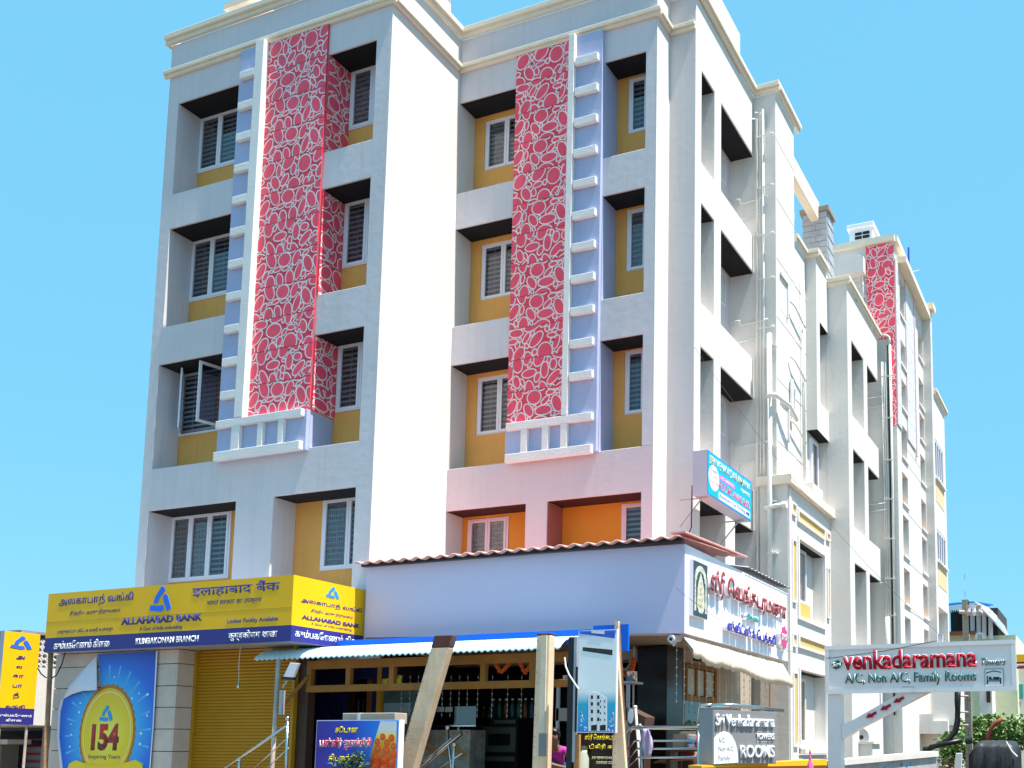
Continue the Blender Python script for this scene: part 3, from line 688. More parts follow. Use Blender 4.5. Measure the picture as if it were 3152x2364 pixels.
tl(bs, 'KUMBAKONAM BRANCH', 'y', YB, GA(1028,698), GA(1502,675), 46*K, LETW, bold=.025)
tl(bs, 'कुम्बकोणम शाखा', 'y', YB, GA(1728,680), GA(2098,652), 78*K, LETW, bold=.008)
r = rectpx('y', YB, GA(1145,265), GA(1297,445)); logo(bs, fBk, *r, LOGO)
K = .37017
r = rectpx('x', XBS, GB(820,140), GB(925,258)); logo(bs, fBs, *r, LOGOC)
tl(bs, 'அலகாபாத் வங்கி', 'x', XBS, GB(608,305), GB(1115,368), 55*K, LETN, bold=.015)
tl(bs, 'இந்திய அரசு நிறுவனம்', 'x', XBS, GB(692,378), GB(1038,415), 32*K, LETN, shear=.15)
tl(bs, 'ALLAHABAD BANK', 'x', XBS, GB(614,432), GB(1100,488), 38*K, LETN, bold=.045)
tl(bs, 'A Govt. of India undertaking', 'x', XBS, GB(692,478), GB(1030,520), 24*K, LETN, shear=.1)
tl(bs, 'கும்பகோணம் கிளை', 'x', XBS, GB(558,588), GB(1128,622), 68*K, LETW, bold=.01)

# ground floor of the bank: stone pier, shutter
YP = 13.5; xp0, xp1 = -19.2, ony(GA(1310,1200), 13.5).x
B().box(xp0, xp1, YP+.045, 14.9, GZ+.13, 1.80).out('ground_floor_pier', CONC, H)
js = [ony(GA(700, y), YP).z for y in (865, 1025, 1182, 1340, 1503)]
cs = [1.795]+js
while cs[-1] > GZ+.3: cs.append(cs[-1]-(js[0]-js[-1])/4)
for i in range(len(cs)-1):
    za, zb = max(cs[i+1], GZ+.13), cs[i]
    for (a, c) in ((xp0, (xp0+xp1)/2-.004), ((xp0+xp1)/2+.004, xp1)):
        B().box(a, c, YP, YP+.044, za+.008, zb-.006).out('stone_slab', STONE, H, bevel=.005)
    B().box(xp1+.001, xp1+.04, YP+.002, 13.93, za+.008, zb-.006).out('stone_slab', STONE, H, bevel=.005)
YS = 13.92
sx0, sx1 = ony(GA(1488,1200), YS).x, ony(GB(545,1200), YS).x
sh = thing('rolling_shutter', 'closed yellow rolling shutter between stone pier and shop entrance', 'shutter', ((sx0+sx1)/2, YS, GZ+.6))
b = B(); n = 46; zz0, zz1 = -.9, 1.80; st = (zz1-zz0)/n
prof = []
for i in range(n):
    for t, d in ((0, .0), (.18, -.012), (.55, -.028), (.85, -.016)): prof.append((d, zz0+(i+t)*st))
v0 = [b.bm.verts.new((sx0, YS+d, z)) for d, z in prof]; v1 = [b.bm.verts.new((sx1, YS+d, z)) for d, z in prof]
for i in range(len(prof)-1): b.bm.faces.new((v0[i], v1[i], v1[i+1], v0[i+1]))
cu = b.out('slat_curtain', YSH, sh); cu['kind'] = 'stuff'
B().box(sx0-.07, sx0, YS-.06, YS+.03, -.95, 1.80).out('guide_rail', YSH, sh); B().box(sx1, sx1+.06, YS-.06, YS+.03, -.95, 1.80).out('guide_rail', YSH, sh)
B().box(sx0, sx1, YS-.04, YS+.02, -1.0, -.9).out('bottom_rail', YSH, sh)
B().box(sx0, sx1+.3, YS+.03, YS+.2, GZ, 1.8).out('ground_floor_wall', DWOOD, H)

# poster with the curled corner
po = thing('anniversary_poster', 'blue anniversary poster with gold 154 badge, its top left corner curled', 'poster', ((xp0+xp1)/2, YP-.02, -.6))
YPO = YP-.03; fP = front(YPO)
pp = lambda a, c: (lambda v: (v.x, v.z))(ony(GA(a, c), YPO))
cxy = pp(815, 1330)
PB = ramp_mat('poster_blue', 'radial', [(0,(.35,.75,.95)),(.35,(.05,.42,.85)),(.65,(.02,.16,.72)),(1,(.03,.07,.5))], .5, (cxy[0], YPO, cxy[1]), lo=.25, hi=1.75)
outl = [(740,772),(1190,747),(1180,1000),(1160,1300),(1135,1632),(1110,1900),(500,1900),(478,1632),(452,1400),(462,1200),(485,1105),(560,1070),(640,1055),(768,1040),(765,900)]
shape(po, 'printed_sheet', fP, [pp(*q) for q in outl], -.004, .0, PB)
b = B(); PWH = paint('poster_back', (.72,.71,.82), .6, .05, 4)
cr = [(735,785),(770,1045),(660,1052),(560,1075),(478,1115),(530,1010),(600,930),(665,870)]
pts = []
for i, q in enumerate(cr):
    u, z = pp(*q); pts.append(Vector((u, YPO-.012-(.09 if i in (1,2) else .03 if i in (3,7) else 0), z)))
cen = sum(pts, Vector())/len(pts)+Vector((0,-.07,0)); vc = b.bm.verts.new(cen); vv = [b.bm.verts.new(p) for p in pts]
for i in range(len(vv)): b.bm.faces.new((vc, vv[i], vv[(i+1)%len(vv)]))
o = b.out('curled_corner', PWH, po); md = o.modifiers.new('s', 'SOLIDIFY'); md.thickness = .003
b = B(); e = [(735+10,772),(1190,747)]
shape(po, 'white_border', fP, [pp(470,1115),pp(485,1105),pp(462,1200),pp(452,1400),pp(478,1632),pp(498,1900),pp(482,1900),pp(462,1632),pp(438,1400),pp(446,1200)], -.02, -.006, PWH)
shape(po, 'white_border', fP, [pp(1183,747),pp(1195,746),pp(1165,1300),pp(1140,1632),pp(1115,1900),pp(1108,1900),pp(1132,1632),pp(1157,1300)], -.007, -.0045, PWH)
def disc(parent, name, fr, c, ru, rz, d0, d1, mat, n=40, scal=0, k=1):
    shape(parent, name, fr, [(c[0]+ru*(1+scal*(i%2))*math.cos(2*math.pi*i/n), c[1]+rz*(1+scal*(i%2))*math.sin(2*math.pi*i/n)) for i in range(n)], d0, d1, mat)
GOLD = paint('gold_print', (.45,.17,.01), .4); YP2 = ramp_mat('badge_yellow', 'radial', [(0,(.9,.85,.12)),(.6,(.85,.62,.01)),(1,(.85,.5,.0))], .4, (cxy[0], YPO, cxy[1]-.1), lo=0, hi=.85)
PALE = paint('pale_print', (.85,.82,.45), .4); WHT = paint('print_white', (.82,.85,.9), .4)
rr = abs(pp(1020,1350)[0]-pp(605,1350)[0])/2
cc = pp(812, 1365)
disc(po, 'badge_rim', fP, cc, rr, rr*1.22, -.009, -.0041, GOLD, 72, .035)
disc(po, 'badge_face', fP, cc, rr*.94, rr*1.15, -.012, -.0091, YP2)
disc(po, 'badge_line', fP, cc, rr*.865, rr*1.06, -.0135, -.0121, PALE); disc(po, 'badge_face', fP, cc, rr*.845, rr*1.035, -.015, -.0136, YP2)
r = rectpx('y', YPO, GA(765,1160), GA(858,1280)); logo(po, fP, *r, LOGOC, d=-.0155)
P154 = ramp_mat('red_numerals', 'axis', [(0,(.10,.012,.01)),(.35,(.25,.012,.01)),(1,(.80,.03,.012))], .4, axis=2, lo=pp(700,1500)[1], hi=pp(700,1300)[1])
tpx(po, '154', 'y', YPO, GA(705,1298), GA(898,1502), P154, d=-.0155, bold=.05)
tpx(po, 'Inspiring Years', 'y', YPO, GA(678,1530), GA(912,1572), paint('print_grey', (.13,.11,.10), .5), d=-.0155)
shape(po, 'ribbon', fP, [pp(515,1650),pp(530,1600),pp(580,1572),pp(640,1592),pp(740,1610),pp(900,1605),pp(980,1585),pp(1030,1568),pp(1080,1600),pp(1095,1650),pp(1080,1900),pp(530,1900)], -.022, -.016, paint('ribbon_yellow', (.88,.60,.01), .4))
rnd = random.Random(4)
for (a, c) in ((868,945),(908,1040),(1055,1068),(1118,1075),(1000,1105),(610,1140),(540,1300),(1115,1235),(1068,1370),(540,1380),(530,1470),(1060,1450),(1000,1180),(600,1210)):
    q = pp(a, c); disc(po, 'star_spark', fP, q, rnd.uniform(.012,.03), rnd.uniform(.012,.03), -.0075, -.0042, WHT, 10)
for k in range(24):
    an = 2*math.pi*k/24+.05; c0 = Vector((cc[0]+math.cos(an)*rr*1.05, 0, cc[1]+math.sin(an)*rr*1.25)); 
    c1 = Vector((cc[0]+math.cos(an)*rr*1.55, 0, cc[1]+math.sin(an)*rr*1.75)); n = Vector((-math.sin(an), 0, math.cos(an)))*.02
    if c1.x < pp(480,1300)[0] or c1.x > pp(1150,1300)[0] or c1.z < pp(500,1640)[1]: continue
    shape(po, 'ray', fP, [(c0.x, c0.z), (c1.x+n.x, c1.z+n.z), (c1.x-n.x, c1.z-n.z)], -.0065, -.0041, paint('ray_blue', (.12,.50,.88), .5) if 'ray_blue' not in MATS else MATS['ray_blue'])

# rusty posts, bulb, floodlight
def post(name, label, p0, p1, y, r, mat, cat='post', ext=1.4):
    a = ony(p0, y); c = ony(p1, y); d = (c-a); e = c+d*((GZ+.13-c.z)/d.z)
    o = thing(name, label, cat, (e.x, y, GZ+.13)); B().tube([a, c, e], r, seg=12).out('shaft', mat, o, smooth=True)
    B().box(e.x-.1, e.x+.1, y-.1, y+.1, GZ+.13, GZ+.145).out('base_plate', RUST, o); return o
post('sign_post', 'rusty steel pole at the left end of the stone pier', GA(385,752), GA(342,1632), 13.28, .045, RUSTB)
post('awning_post', 'thin rusty white post holding up the blue corrugated awning', GB(425,755), GB(372,1659), 13.44, .038, RUST)
lb = thing('hanging_bulb', 'small bulb hanging on a wire in front of the yellow shutter', 'light bulb', ony(GA(1803,1030), 13.62))
p0 = ony(GA(1820,700), 13.62); p1 = ony(GA(1805,995), 13.62)
B().tube([p0, p0.lerp(p1,.5)+Vector((-.015,0,0)), p1], .006, seg=6).out('wire', PVC, lb)
B().lathe(p1-Vector((0,0,.09)), [(.004,0),(.024,.015),(.032,.04),(.024,.066),(.014,.08),(.014,.11)]).out('bulb', STEEL, lb, smooth=True)
fl = thing('floodlight', 'tilted white flood lamp bracketed to the thin awning post', 'lamp', ony(GB(500,900), 13.35))
yf = 13.34; q = lambda a, c, dy=0: ony(GB(a, c), yf)+Vector((0, dy, 0))
B().poly([q(520,782),q(592,788),q(545,905),q(462,900)], (0,.05,0)).out('lamp_face', ACRY, fl, bevel=.006)
B().poly([q(450,898),q(548,908),q(540,925),q(445,918)], (0,.07,0)).out('housing', BLACK, fl)
B().tube([q(490,925,.03), q(440,985,.06)], .02).out('bracket', BACK, fl)
B().box(q(412,1010).x, q(440,1010).x, yf+.06, yf+.12, q(420,1215).z, q(420,1010).z).out('control_box', BACK, fl)

# ================================================================== SWEET SHOP: fascia sign, awning, shop front
XS, YS0 = -6.37, 14.92; XSL = -12.86; fS = front(YS0); fSs = side(XS); YS1 = onx(GE(1240,1000), XS).y
sz0, sz1 = 1.87, 3.34
zl0, zl1 = 2.04, 3.40
sg = thing('shop_fascia_sign', 'lilac front panel and white lettered side of the sweet shop sign box', 'sign', (-9.5, 15.2, sz0))
b = B(); b.poly([(XSL,YS0,zl0),(XS,YS0,sz0),(XS,YS0,sz1),(XSL,YS0,zl1)], (0,.35,0)); b.out('lilac_panel', LILAC, sg)
b = B(); b.box(XS-.3, XS, YS0+.352, YS1, sz0-.0, sz1); b.out('side_casing', ACRY, sg)
B().box(XS-.001, XS+.004, YS0+.02, YS1, sz0, sz1).out('white_side_panel', ACRY, sg)
mid = onx(GE(800,310), XS).y
B().box(XS-.25, XS+.012, mid, YS1+.0, sz1, onx(GE(1010,480), XS).z-.02).out('upper_side_panel', ACRY, sg)
# deity picture frame: a plain framed picture in the same tones
yq0, yq1 = onx(GE(275,500), XS+.07).y, onx(GE(425,500), XS+.07).y; zq1, zq0 = onx(GE(275,232), XS+.07).z, onx(GE(275,812), XS+.07).z
pf = thing('framed_picture', 'framed dark picture of an arched garlanded shrine on the white sign side', 'picture', (XS, (yq0+yq1)/2, zq0))
B().box(XS+.005, XS+.07, yq0, yq1, zq0, zq1).out('box_frame', ACRY, pf)
fq = side(XS+.07); DKG = paint('picture_ground', (.035,.045,.05), .3); CRM = paint('picture_cream', (.62,.60,.48), .4, .5, 22); GLD = paint('picture_gold', (.55,.45,.22), .4, .4, 25)
B().f(fq, yq0+.012, yq1-.012, -.004, -.001, zq0+.012, zq1-.012).out('picture', DKG, pf)
wq, hq = yq1-yq0, zq1-zq0; cq = (yq0+yq1)/2
arch = [(cq+wq*.40*math.cos(t), zq0+hq*.66+hq*.27*math.sin(t)) for t in [math.pi*i/14 for i in range(15)]]
inn = [(cq+wq*.27*math.cos(t), zq0+hq*.64+hq*.19*math.sin(t)) for t in [math.pi*i/14 for i in range(15)]]
shape(pf, 'arch', fq, arch+inn[::-1], -.008, -.0045, CRM)
shape(pf, 'draped_form', fq, [(cq-wq*.26,zq0+hq*.2),(cq-wq*.22,zq0+hq*.5),(cq-wq*.16,zq0+hq*.62),(cq-wq*.09,zq0+hq*.7),(cq,zq0+hq*.82),(cq+wq*.09,zq0+hq*.7),(cq+wq*.16,zq0+hq*.62),(cq+wq*.22,zq0+hq*.5),(cq+wq*.26,zq0+hq*.2),(cq+wq*.12,zq0+hq*.08),(cq-wq*.12,zq0+hq*.08)], -.011, -.0085, CRM)
for i in range(5): disc(pf, 'garland', fq, (cq, zq0+hq*(.22+.1*i)), wq*(.16-.02*i), hq*.03, -.013, -.0112, GLD, 12)
for s_ in (-1, 1): shape(pf, 'side_pillar', fq, [(cq+s_*wq*.30,zq0+hq*.1),(cq+s_*wq*.42,zq0+hq*.1),(cq+s_*wq*.40,zq0+hq*.66),(cq+s_*wq*.33,zq0+hq*.66)], -.008, -.0045, CRM)
# raised letters on stand-offs
LRED = paint('led_red', (.36,.05,.045), .5, .25, 18); LBLU = paint('letter_violet_blue', (.05,.04,.5), .5); LTEAL = paint('letter_teal', (.05,.42,.36), .5); PINK = paint('emblem_pink', (.80,.03,.20), .4)
def raised(body, p0, p1, mat, stand=.11, halo=.035, bold=.03, fr_pos=XS, fr=None, kind='x', parent=sg, d0=0.006, back_mat=ACRY, ext=.008):
    r = rectpx(kind, fr_pos+(stand if kind == 'x' else -stand), p0, p1); f0 = fr
    text(parent, body, f0, *r, back_mat, d=-d0, ext=stand-.02, bold=halo, name='letter_backing')
    text(parent, body, f0, *r, mat, d=-stand+.0105, ext=ext, bold=bold, name='lettering')
r_ = lambda *p: p
raised('ஸ்ரீ', GE(462,305), GE(607,672), LRED, fr=fSs)
# the long word runs back along the street: set along its own base line
def raised_line(body, pl, pr, hpx, mat, stand=.11, halo=.03, bold=.02, parent=sg, fr=fSs, pos=XS):
    a = onx(pl, pos+stand); c = onx(pr, pos+stand); t = onx((pl[0], pl[1]-hpx), pos+stand); z = (a.z+c.z)/2
    text(parent, body, fr, a.y, c.y, z, z+(t.z-a.z), ACRY, d=-.006, ext=stand-.02, bold=halo, name='letter_backing')
    text(parent, body, fr, a.y, c.y, z, z+(t.z-a.z), mat, d=-stand+.0105, ext=.008, bold=bold, name='lettering')
K = .30136
raised_line('ெவங்கடரமணா', GE(636,672), GE(1232,892), 262*K, LRED, halo=.04, bold=.03)
raised_line('இரண்ட்', GE(830,865), GE(962,895), 75*K, LTEAL, halo=.03)
raised_line('ஸ்வீட்ஸ் & ேபக்கரி', GE(632,1010), GE(1124,1125), 150*K, LBLU, halo=.04, bold=.025)
zE_ = onx(GE(1212,1035), XS+.11); 
st8 = [(zE_.y+(.30 if i % 2 else .24)*math.cos(math.pi*i/8+.2)*.8, zE_.z+(.26 if i % 2 else .20)*math.sin(math.pi*i/8+.2)) for i in range(16)]
shape(sg, 'star_emblem_backing', fSs, [(zE_.y+(a-zE_.y)*1.12, zE_.z+(c-zE_.z)*1.12) for a, c in st8], -.095, -.006, ACRY)
shape(sg, 'star_emblem', fSs, st8, -.105, -.0952, PINK); text(sg, 'SYS', fSs, zE_.y-.17, zE_.y+.17, zE_.z-.07, zE_.z+.07, LETW, d=-.1055, bold=.03)
# terracotta corrugated strip roof over the sign
def corrugated(name, mat, parent, x0, x1, prof, period, amp, thick=.012, along='x', n_per=8):
    """sheet with waves across x; prof = [(y,z),...] from front to back"""
    n = int((x1-x0)/period*n_per); b = B(); rows = []
    for y, z in prof: rows.append([b.bm.verts.new((x0+(x1-x0)*i/n, y, z+amp*math.sin(2*math.pi*i/n_per))) for i in range(n+1)])
    for r0, r1 in zip(rows, rows[1:]):
        for i in range(n): b.bm.faces.new((r0[i], r0[i+1], r1[i+1], r1[i]))
    o = b.out(name, mat, parent, smooth=True); md = o.modifiers.new('s', 'SOLIDIFY'); md.thickness = thick; return o
rt = thing('strip_roof', 'wavy terracotta coloured sheet roof running along the top of the lilac sign', 'roof', (-10, 15, 3.4))
corrugated('wavy_sheet', TILE, rt, -13.0, XS+.05, [(14.70,3.43),(15.2,3.47),(17.28,3.60)], .27, .024, .022)
B().box(-12.9, XS, 14.80, 14.9, 3.36, 3.43).out('batten', BLACK, rt)
B().poly([(XS-.25,14.9,3.52),(XS+.12,14.66,3.47),(XS+.12,mid-.15,3.60),(XS-.25,mid,3.66)], (0,0,.025)).out('side_flashing', TILE, rt)
b = B()
for i in range(26):
    y0 = mid+.05+i*(YS1-mid)/26; b.poly([(XS-.9,y0,3.62),(XS+.06,y0,3.44+.03*(i%2)),(XS+.06,y0+.09,3.44+.03*((i+1)%2)),(XS-.9,y0+.09,3.62)], (0,0,.008))
bo = b.out('ribbed_sheet', BACK, rt); bo['kind'] = 'stuff'

# sky-blue corrugated awning on ochre steel
aw = thing('corrugated_awning', 'sky blue corrugated sheet awning along the shop front, below the lilac sign', 'awning', (-11, 13.9, 1.5))
xa0, xa1 = -14.08, -7.85
corrugated('sheet', SHEET, aw, xa0, xa1, [(13.5,1.535),(13.56,1.60),(13.68,1.68),(13.9,1.745),(14.28,1.80)], .115, .016, .006)
B().box(-12.94, xa1+.1, 14.3, 14.33, 1.70, 1.92).out('shaded_sheet_board', SHEETB, aw)  # the sheet's upper part, its shadow under the sign painted as deep blue board
B().box(xa1+.12, xa1+.75, 14.35, 14.40, 1.55, 1.98).out('shaded_sheet_board', SHEETB, aw)
ybm = 13.92
for (za, zb) in ((1.40, 1.55), (.99, 1.11)): B().box(ony(GB(660,800), ybm).x, xa1, ybm, ybm+.09, za-.02, zb-.02).out('beam', BEAM, aw, bevel=.006)
for a in (680, 1005, 1365): x = ony(GB(a,800), ybm).x; B().box(x-.05, x+.05, ybm+.002, ybm+.088, 1.09, 1.38).out('stud', BEAM, aw)
for a in (905, 1385): x = ony(GC(a,600), ybm).x; B().box(x-.05, x+.05, ybm+.002, ybm+.088, 1.09, 1.38).out('stud', BEAM, aw)
q0 = ony(GB(670,900), ybm); q1 = ony(GB(450,1150), 13.7); B().tube([q0, q1], .035, seg=6).out('brace', BEAM, aw)

# timber posts in front of the awning
def slab_post(name, label, tl_, tr_, bl_, br_, y, capz, depth=.16, topmat=BROWN):
    a, c, d, e = ony(tl_, y), ony(tr_, y), ony(bl_, y), ony(br_, y)
    def ext(p, q): t = (GZ+.13-p.z)/(q.z-p.z); return p+(q-p)*t
    ea, ec = ext(a, d), ext(c, e)
    def at_(p, q, z): return p+(q-p)*((z-p.z)/(q.z-p.z))
    o = thing(name, label, 'post', ((ea.x+ec.x)/2, y, GZ+.13))
    m1, m2 = at_(a, ea, capz), at_(c, ec, capz)
    B().poly([m1, m2, ec, ea], (0, depth, 0)).out('shaft', WOODP, o, bevel=.02)
    if topmat: B().poly([a, c, m2, m1], (0, depth, 0)).out('painted_top', topmat, o, bevel=.012)
    for k in range(14):
        t = (k+.5)/14; p = m1.lerp(ea, t*.7)+Vector((.03, -.004, 0)); B().box(p.x-.005, p.x+.005, y-.006, y+.002, p.z-.006, p.z+.006).out('nail', BROWN, o)
    B().box(at_(m1,ea,capz-.3).x+.06, at_(m1,ea,capz-.3).x+.075, y-.004, y, capz-.9, capz-.3).out('crack', BROWN, o) if False else None
    return o, m1, m2, ea, ec
slab_post('leaning_post', 'broad leaning timber post with brown painted top, left of the upright one', GC(432,335), GC(602,330), GC(62,1624), GC(232,1624), 13.28, ony(GC(500,450), 13.28).z)
o, m1, m2, ea, ec = slab_post('timber_post', 'upright timber post with a grey patch near its foot', GC(1426,312), GC(1558,308), GC(1380,1624), GC(1522,1624), 13.24, ony(GC(1490,332), 13.24).z)
r = rectpx('y', 13.24, GC(1452,1290), GC(1520,1510)); B().box(r[0], r[1], 13.233, 13.24, r[2], r[3]).out('grey_patch', paint('grey_patch_paint', (.22,.23,.25), .8), o)
r = rectpx('y', 13.24, GC(1470,335), GC(1510,1280)); B().box(r[0]+.01, r[1], 13.22, 13.24, r[2], r[3]).out('front_batten', paint('pale_timber', (.68,.58,.44), .8, .1, 6), o)
slab_post('prop_plank', 'slim pale plank leaning behind the blue hotel placard', GD(636,560), GD(655,560), GD(600,1659), GD(733,1659), 13.45, 1.9, .06, None)

# blue hotel placard on a black steel post
yh = 13.1; hp = thing('hotel_placard', 'tall blue and white placard with a building print on a black post', 'sign', (ony(GD(300,1659), yh).x, yh, GZ+.13))
r = rectpx('y', yh, GD(262,296), GD(630,1308)); u0, u1, z0, z1 = r
fh = front(yh); zt_ = 1.80*13.1/14.92*1.04
PLB = ramp_mat('placard_print', 'axis', [(0,(.03,.20,.62)),(.10,(.03,.35,.68)),(.28,(.02,.42,.62)),(.40,(.90,.92,.92)),(.85,(.92,.92,.93)),(.93,(.90,.90,.93)),(1,(.05,.16,.7))], .45, axis=2, lo=z0, hi=z1)
B().box(u0, u1, yh, yh+.05, z0, z1).out('board', ACRY, hp); B().f(fh, u0+.012, u1-.012, -.003, -.001, z0+.012, z1-.012).out('print', PLB, hp)
hpx = lambda a, c: (lambda v: (v.x, v.z))(ony(GD(a, c), yh))
shape(hp, 'header', fh, [hpx(266,300),hpx(626,296),hpx(622,372),hpx(285,325)], -.0055, -.0032, paint('placard_blue', (.04,.13,.62), .4))
shape(hp, 'header_plate', fh, [hpx(392,300),hpx(520,298),hpx(518,330),hpx(392,318)], -.009, -.0058, LETW)
shape(hp, 'dark_strip', fh, [hpx(305,458),hpx(600,485),hpx(598,540),hpx(302,495)], -.0055, -.0032, paint('smudge_black', (.03,.035,.03), .5, .6, 20))
shape(hp, 'printed_building', fh, [hpx(360,1292),hpx(360,925),hpx(420,900),hpx(545,960),hpx(545,1292)], -.0055, -.0032, LETW)
for a in (385, 448): 
    for c in (938, 1005, 1080, 1158): shape(hp, 'printed_window', fh, [hpx(a,c+35),hpx(a,c),hpx(a+22,c),hpx(a+22,c+35)], -.0075, -.0056, BLACK)
for a in (476, 518):
    for c in (985, 1042, 1105, 1170): shape(hp, 'printed_window', fh, [hpx(a,c+20),hpx(a,c),hpx(a+10,c),hpx(a+10,c+20)], -.0075, -.0056, BLACK)
for a in (388, 475): shape(hp, 'printed_door', fh, [hpx(a,1288),hpx(a,1235),hpx(a+58,1228),hpx(a+58,1288)], -.0075, -.0056, BLACK)
rnd = random.Random(3)
for k in range(46):
    s_ = rnd.choice((0,1)); t = rnd.random(); a = (285+70*rnd.random()*(1-t) if s_ == 0 else 608-65*rnd.random()*(1-t)); c = 1290-185*t
    disc(hp, 'petal', fh, hpx(a, c), .011, .013, -.0055, -.0032, LETW, 7)
xk0, xk1 = ony(GD(152,900), yh+.06).x, ony(GD(205,900), yh+.06).x
B().box(xk0, xk1, yh+.05, yh+.13, GZ+.13, 1.66).out('black_post', BLACK, hp, bevel=.006); B().box(xk1+.003, xk1+.05, yh+.06, yh+.12, -.2, 1.66).out('grey_stile', BACK, hp)
B().box(ony(GD(230,900), yh+.06).x, u0+.02, yh+.051, yh+.09, ony(GD(240,1300), yh).z, ony(GD(240,650), yh).z).out('bracket_rail', BLACK, hp)
B().box(ony(GD(218,900), yh+.06).x, ony(GD(262,900), yh+.06).x, yh+.092, yh+.15, GZ+.13, ony(GD(240,1325), yh).z).out('timber_foot', paint('orange_timber', (.50,.24,.08), .7, .15, 5), hp)
B().tube([ony(GC(1700,548),13.0), ony(GC(1712,640),12.98), ony(GC(1745,720),12.98), ony(GC(1835,855),13.0)], .012, seg=6).out('rope', PVC, hp)

# ------------------------------------------------------------------ shop front and interior
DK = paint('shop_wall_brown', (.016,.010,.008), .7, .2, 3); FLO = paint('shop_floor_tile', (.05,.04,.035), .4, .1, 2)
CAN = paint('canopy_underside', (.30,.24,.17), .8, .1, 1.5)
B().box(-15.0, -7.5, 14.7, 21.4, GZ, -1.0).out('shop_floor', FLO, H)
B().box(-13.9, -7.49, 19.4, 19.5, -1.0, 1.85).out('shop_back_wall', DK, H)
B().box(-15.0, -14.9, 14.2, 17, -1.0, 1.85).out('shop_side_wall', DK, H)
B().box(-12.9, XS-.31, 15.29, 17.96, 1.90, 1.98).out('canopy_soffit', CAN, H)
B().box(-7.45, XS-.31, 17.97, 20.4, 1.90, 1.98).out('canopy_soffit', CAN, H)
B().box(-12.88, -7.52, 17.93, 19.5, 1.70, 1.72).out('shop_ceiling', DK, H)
for a, c in ((-6, 0), (-3, 0)): pass
for i, zz in enumerate((-1.13, -1.27, -1.41)): B().box(-12.0, -7.6, 14.35-.35*i, 14.699-.35*i if i == 0 else 14.349-.35*(i-1), GZ, zz).out('entrance_step', CONC, H, bevel=.01)
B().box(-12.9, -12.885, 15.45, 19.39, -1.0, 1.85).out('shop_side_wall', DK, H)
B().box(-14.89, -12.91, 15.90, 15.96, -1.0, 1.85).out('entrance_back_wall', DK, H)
# granite pillar and the street-side wall of the shop
gx = ony(GD(840,900), 16.74).x
B().box(gx, -7.48, 16.74, 17.5, GZ, 1.89).out('granite_pillar', GRANITE, H, bevel=.01)
B().tube([(gx-.05, 16.7, -.9), (gx-.05, 16.7, 1.88)], .018, seg=6).out('conduit', PVC, H)
SW = paint('shop_street_wall', (.44,.37,.29), .85, .06, 2)
w0_, w1_ = 17.56, 19.16
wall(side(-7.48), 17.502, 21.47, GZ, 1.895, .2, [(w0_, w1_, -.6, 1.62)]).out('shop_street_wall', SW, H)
wn = B().f(side(-7.46), w0_, w1_, -.02, .05, .92, 1.02).f(side(-7.46), w0_, w1_, -.02, .05, 1.56, 1.62).f(side(-7.46), w0_, w0_+.07, -.02, .05, 1.02, 1.56).f(side(-7.46), w1_-.09, w1_, -.02, .05, 1.02, 1.56).out('window', BEAM, H)
for i in range(3):
    u0 = w0_+.1+i*.48; B().f(side(-7.46), u0, u0+.40, .02, .03, 1.04, 1.54).out('pane', paint('frosted_glass', (.50,.52,.44), .4) if i == 0 else MATS['frosted_glass'], wn)
    if i: B().f(side(-7.46), u0-.075, u0-.01, -.015, .045, 1.02, 1.56).out('mullion', BEAM, wn)
B().f(side(-7.46), w0_+.02, w1_-.03, .02, .03, -.6, .915).out('pane', glass('dark_green_glass', (.10,.16,.15), .4), wn)
B().box(-8.0, -7.95, 17.5, 19.4, -.9, 1.7).out('room_partition', paint('dim_partition', (.05,.065,.065), .7), H)
B().tube([(-7.0, 21.3, -.9), (-7.02, 21.32, .6), (-7.0, 21.3, 1.7)], .03, seg=8).out('copper_pipe', paint('copper_pipe', (.45,.24,.12), .5, .1, 5), H)

# collapsible gate, door, notices on the plane y = 15.4
Q = reg(900,1980,.18987); YG = 15.4; fG_ = front(YG); gxp = lambda a: ony(Q(a, 600), YG).x
gt = thing('collapsible_gate', 'half folded navy collapsible steel gate in the shop entrance', 'gate', (gxp(560), YG, -1.0))
NVG = paint('navy_steel', (.008,.010,.06), .5)
g0, g1 = gxp(245), gxp(890)
for i in range(13):
    x = g0+(g1-g0)*i/12.5; B().box(x, x+.045, YG-.02, YG+.02, -1.0, 1.30).out('lath', NVG, gt)
for zz in (.15, .55, .85, 1.05): B().box(g0, g1, YG-.012, YG+.012, zz-.02, zz+.02).out('cross_band', NVG, gt)
B().box(g0-.02, g1+1.2, YG-.03, YG+.03, 1.30, 1.62).out('top_rail', NVG, gt)
B().box(g0-.25, g0-.06, YG-.08, YG+.1, -1.0, 1.7).out('entrance_jamb', paint('mauve_jamb', (.14,.105,.10), .7), H)
B().box(g0-.1, g1+.1, YG+.35, YG+.4, -1.0, 1.5).out('inner_panel', paint('brown_inner', (.07,.025,.012), .6), H)
dr = thing('teak_door', 'teak framed glass door with steel handles, right of the collapsible gate', 'door', (gxp(1160), YG+.2, -1.0))
fd = front(YG+.2); d0, d1 = gxp(900), gxp(1290)
B().f(fd, gxp(1100), gxp(1235), 0, .06, -1.0, 1.35).out('stile', TEAK, dr); B().f(fd, d0, d1, -.002, .058, 1.36, 1.45).out('top_rail', TEAK, dr)
B().f(fd, d0, gxp(1098), .03, .035, -1.0, 1.35).out('pane', glass('door_glass', (.16,.18,.2), .3), dr); B().f(fd, d0, gxp(1098), .2, .22, .9, 1.3).out('inner_board', paint('grey_board', (.07,.07,.07), .6), dr)
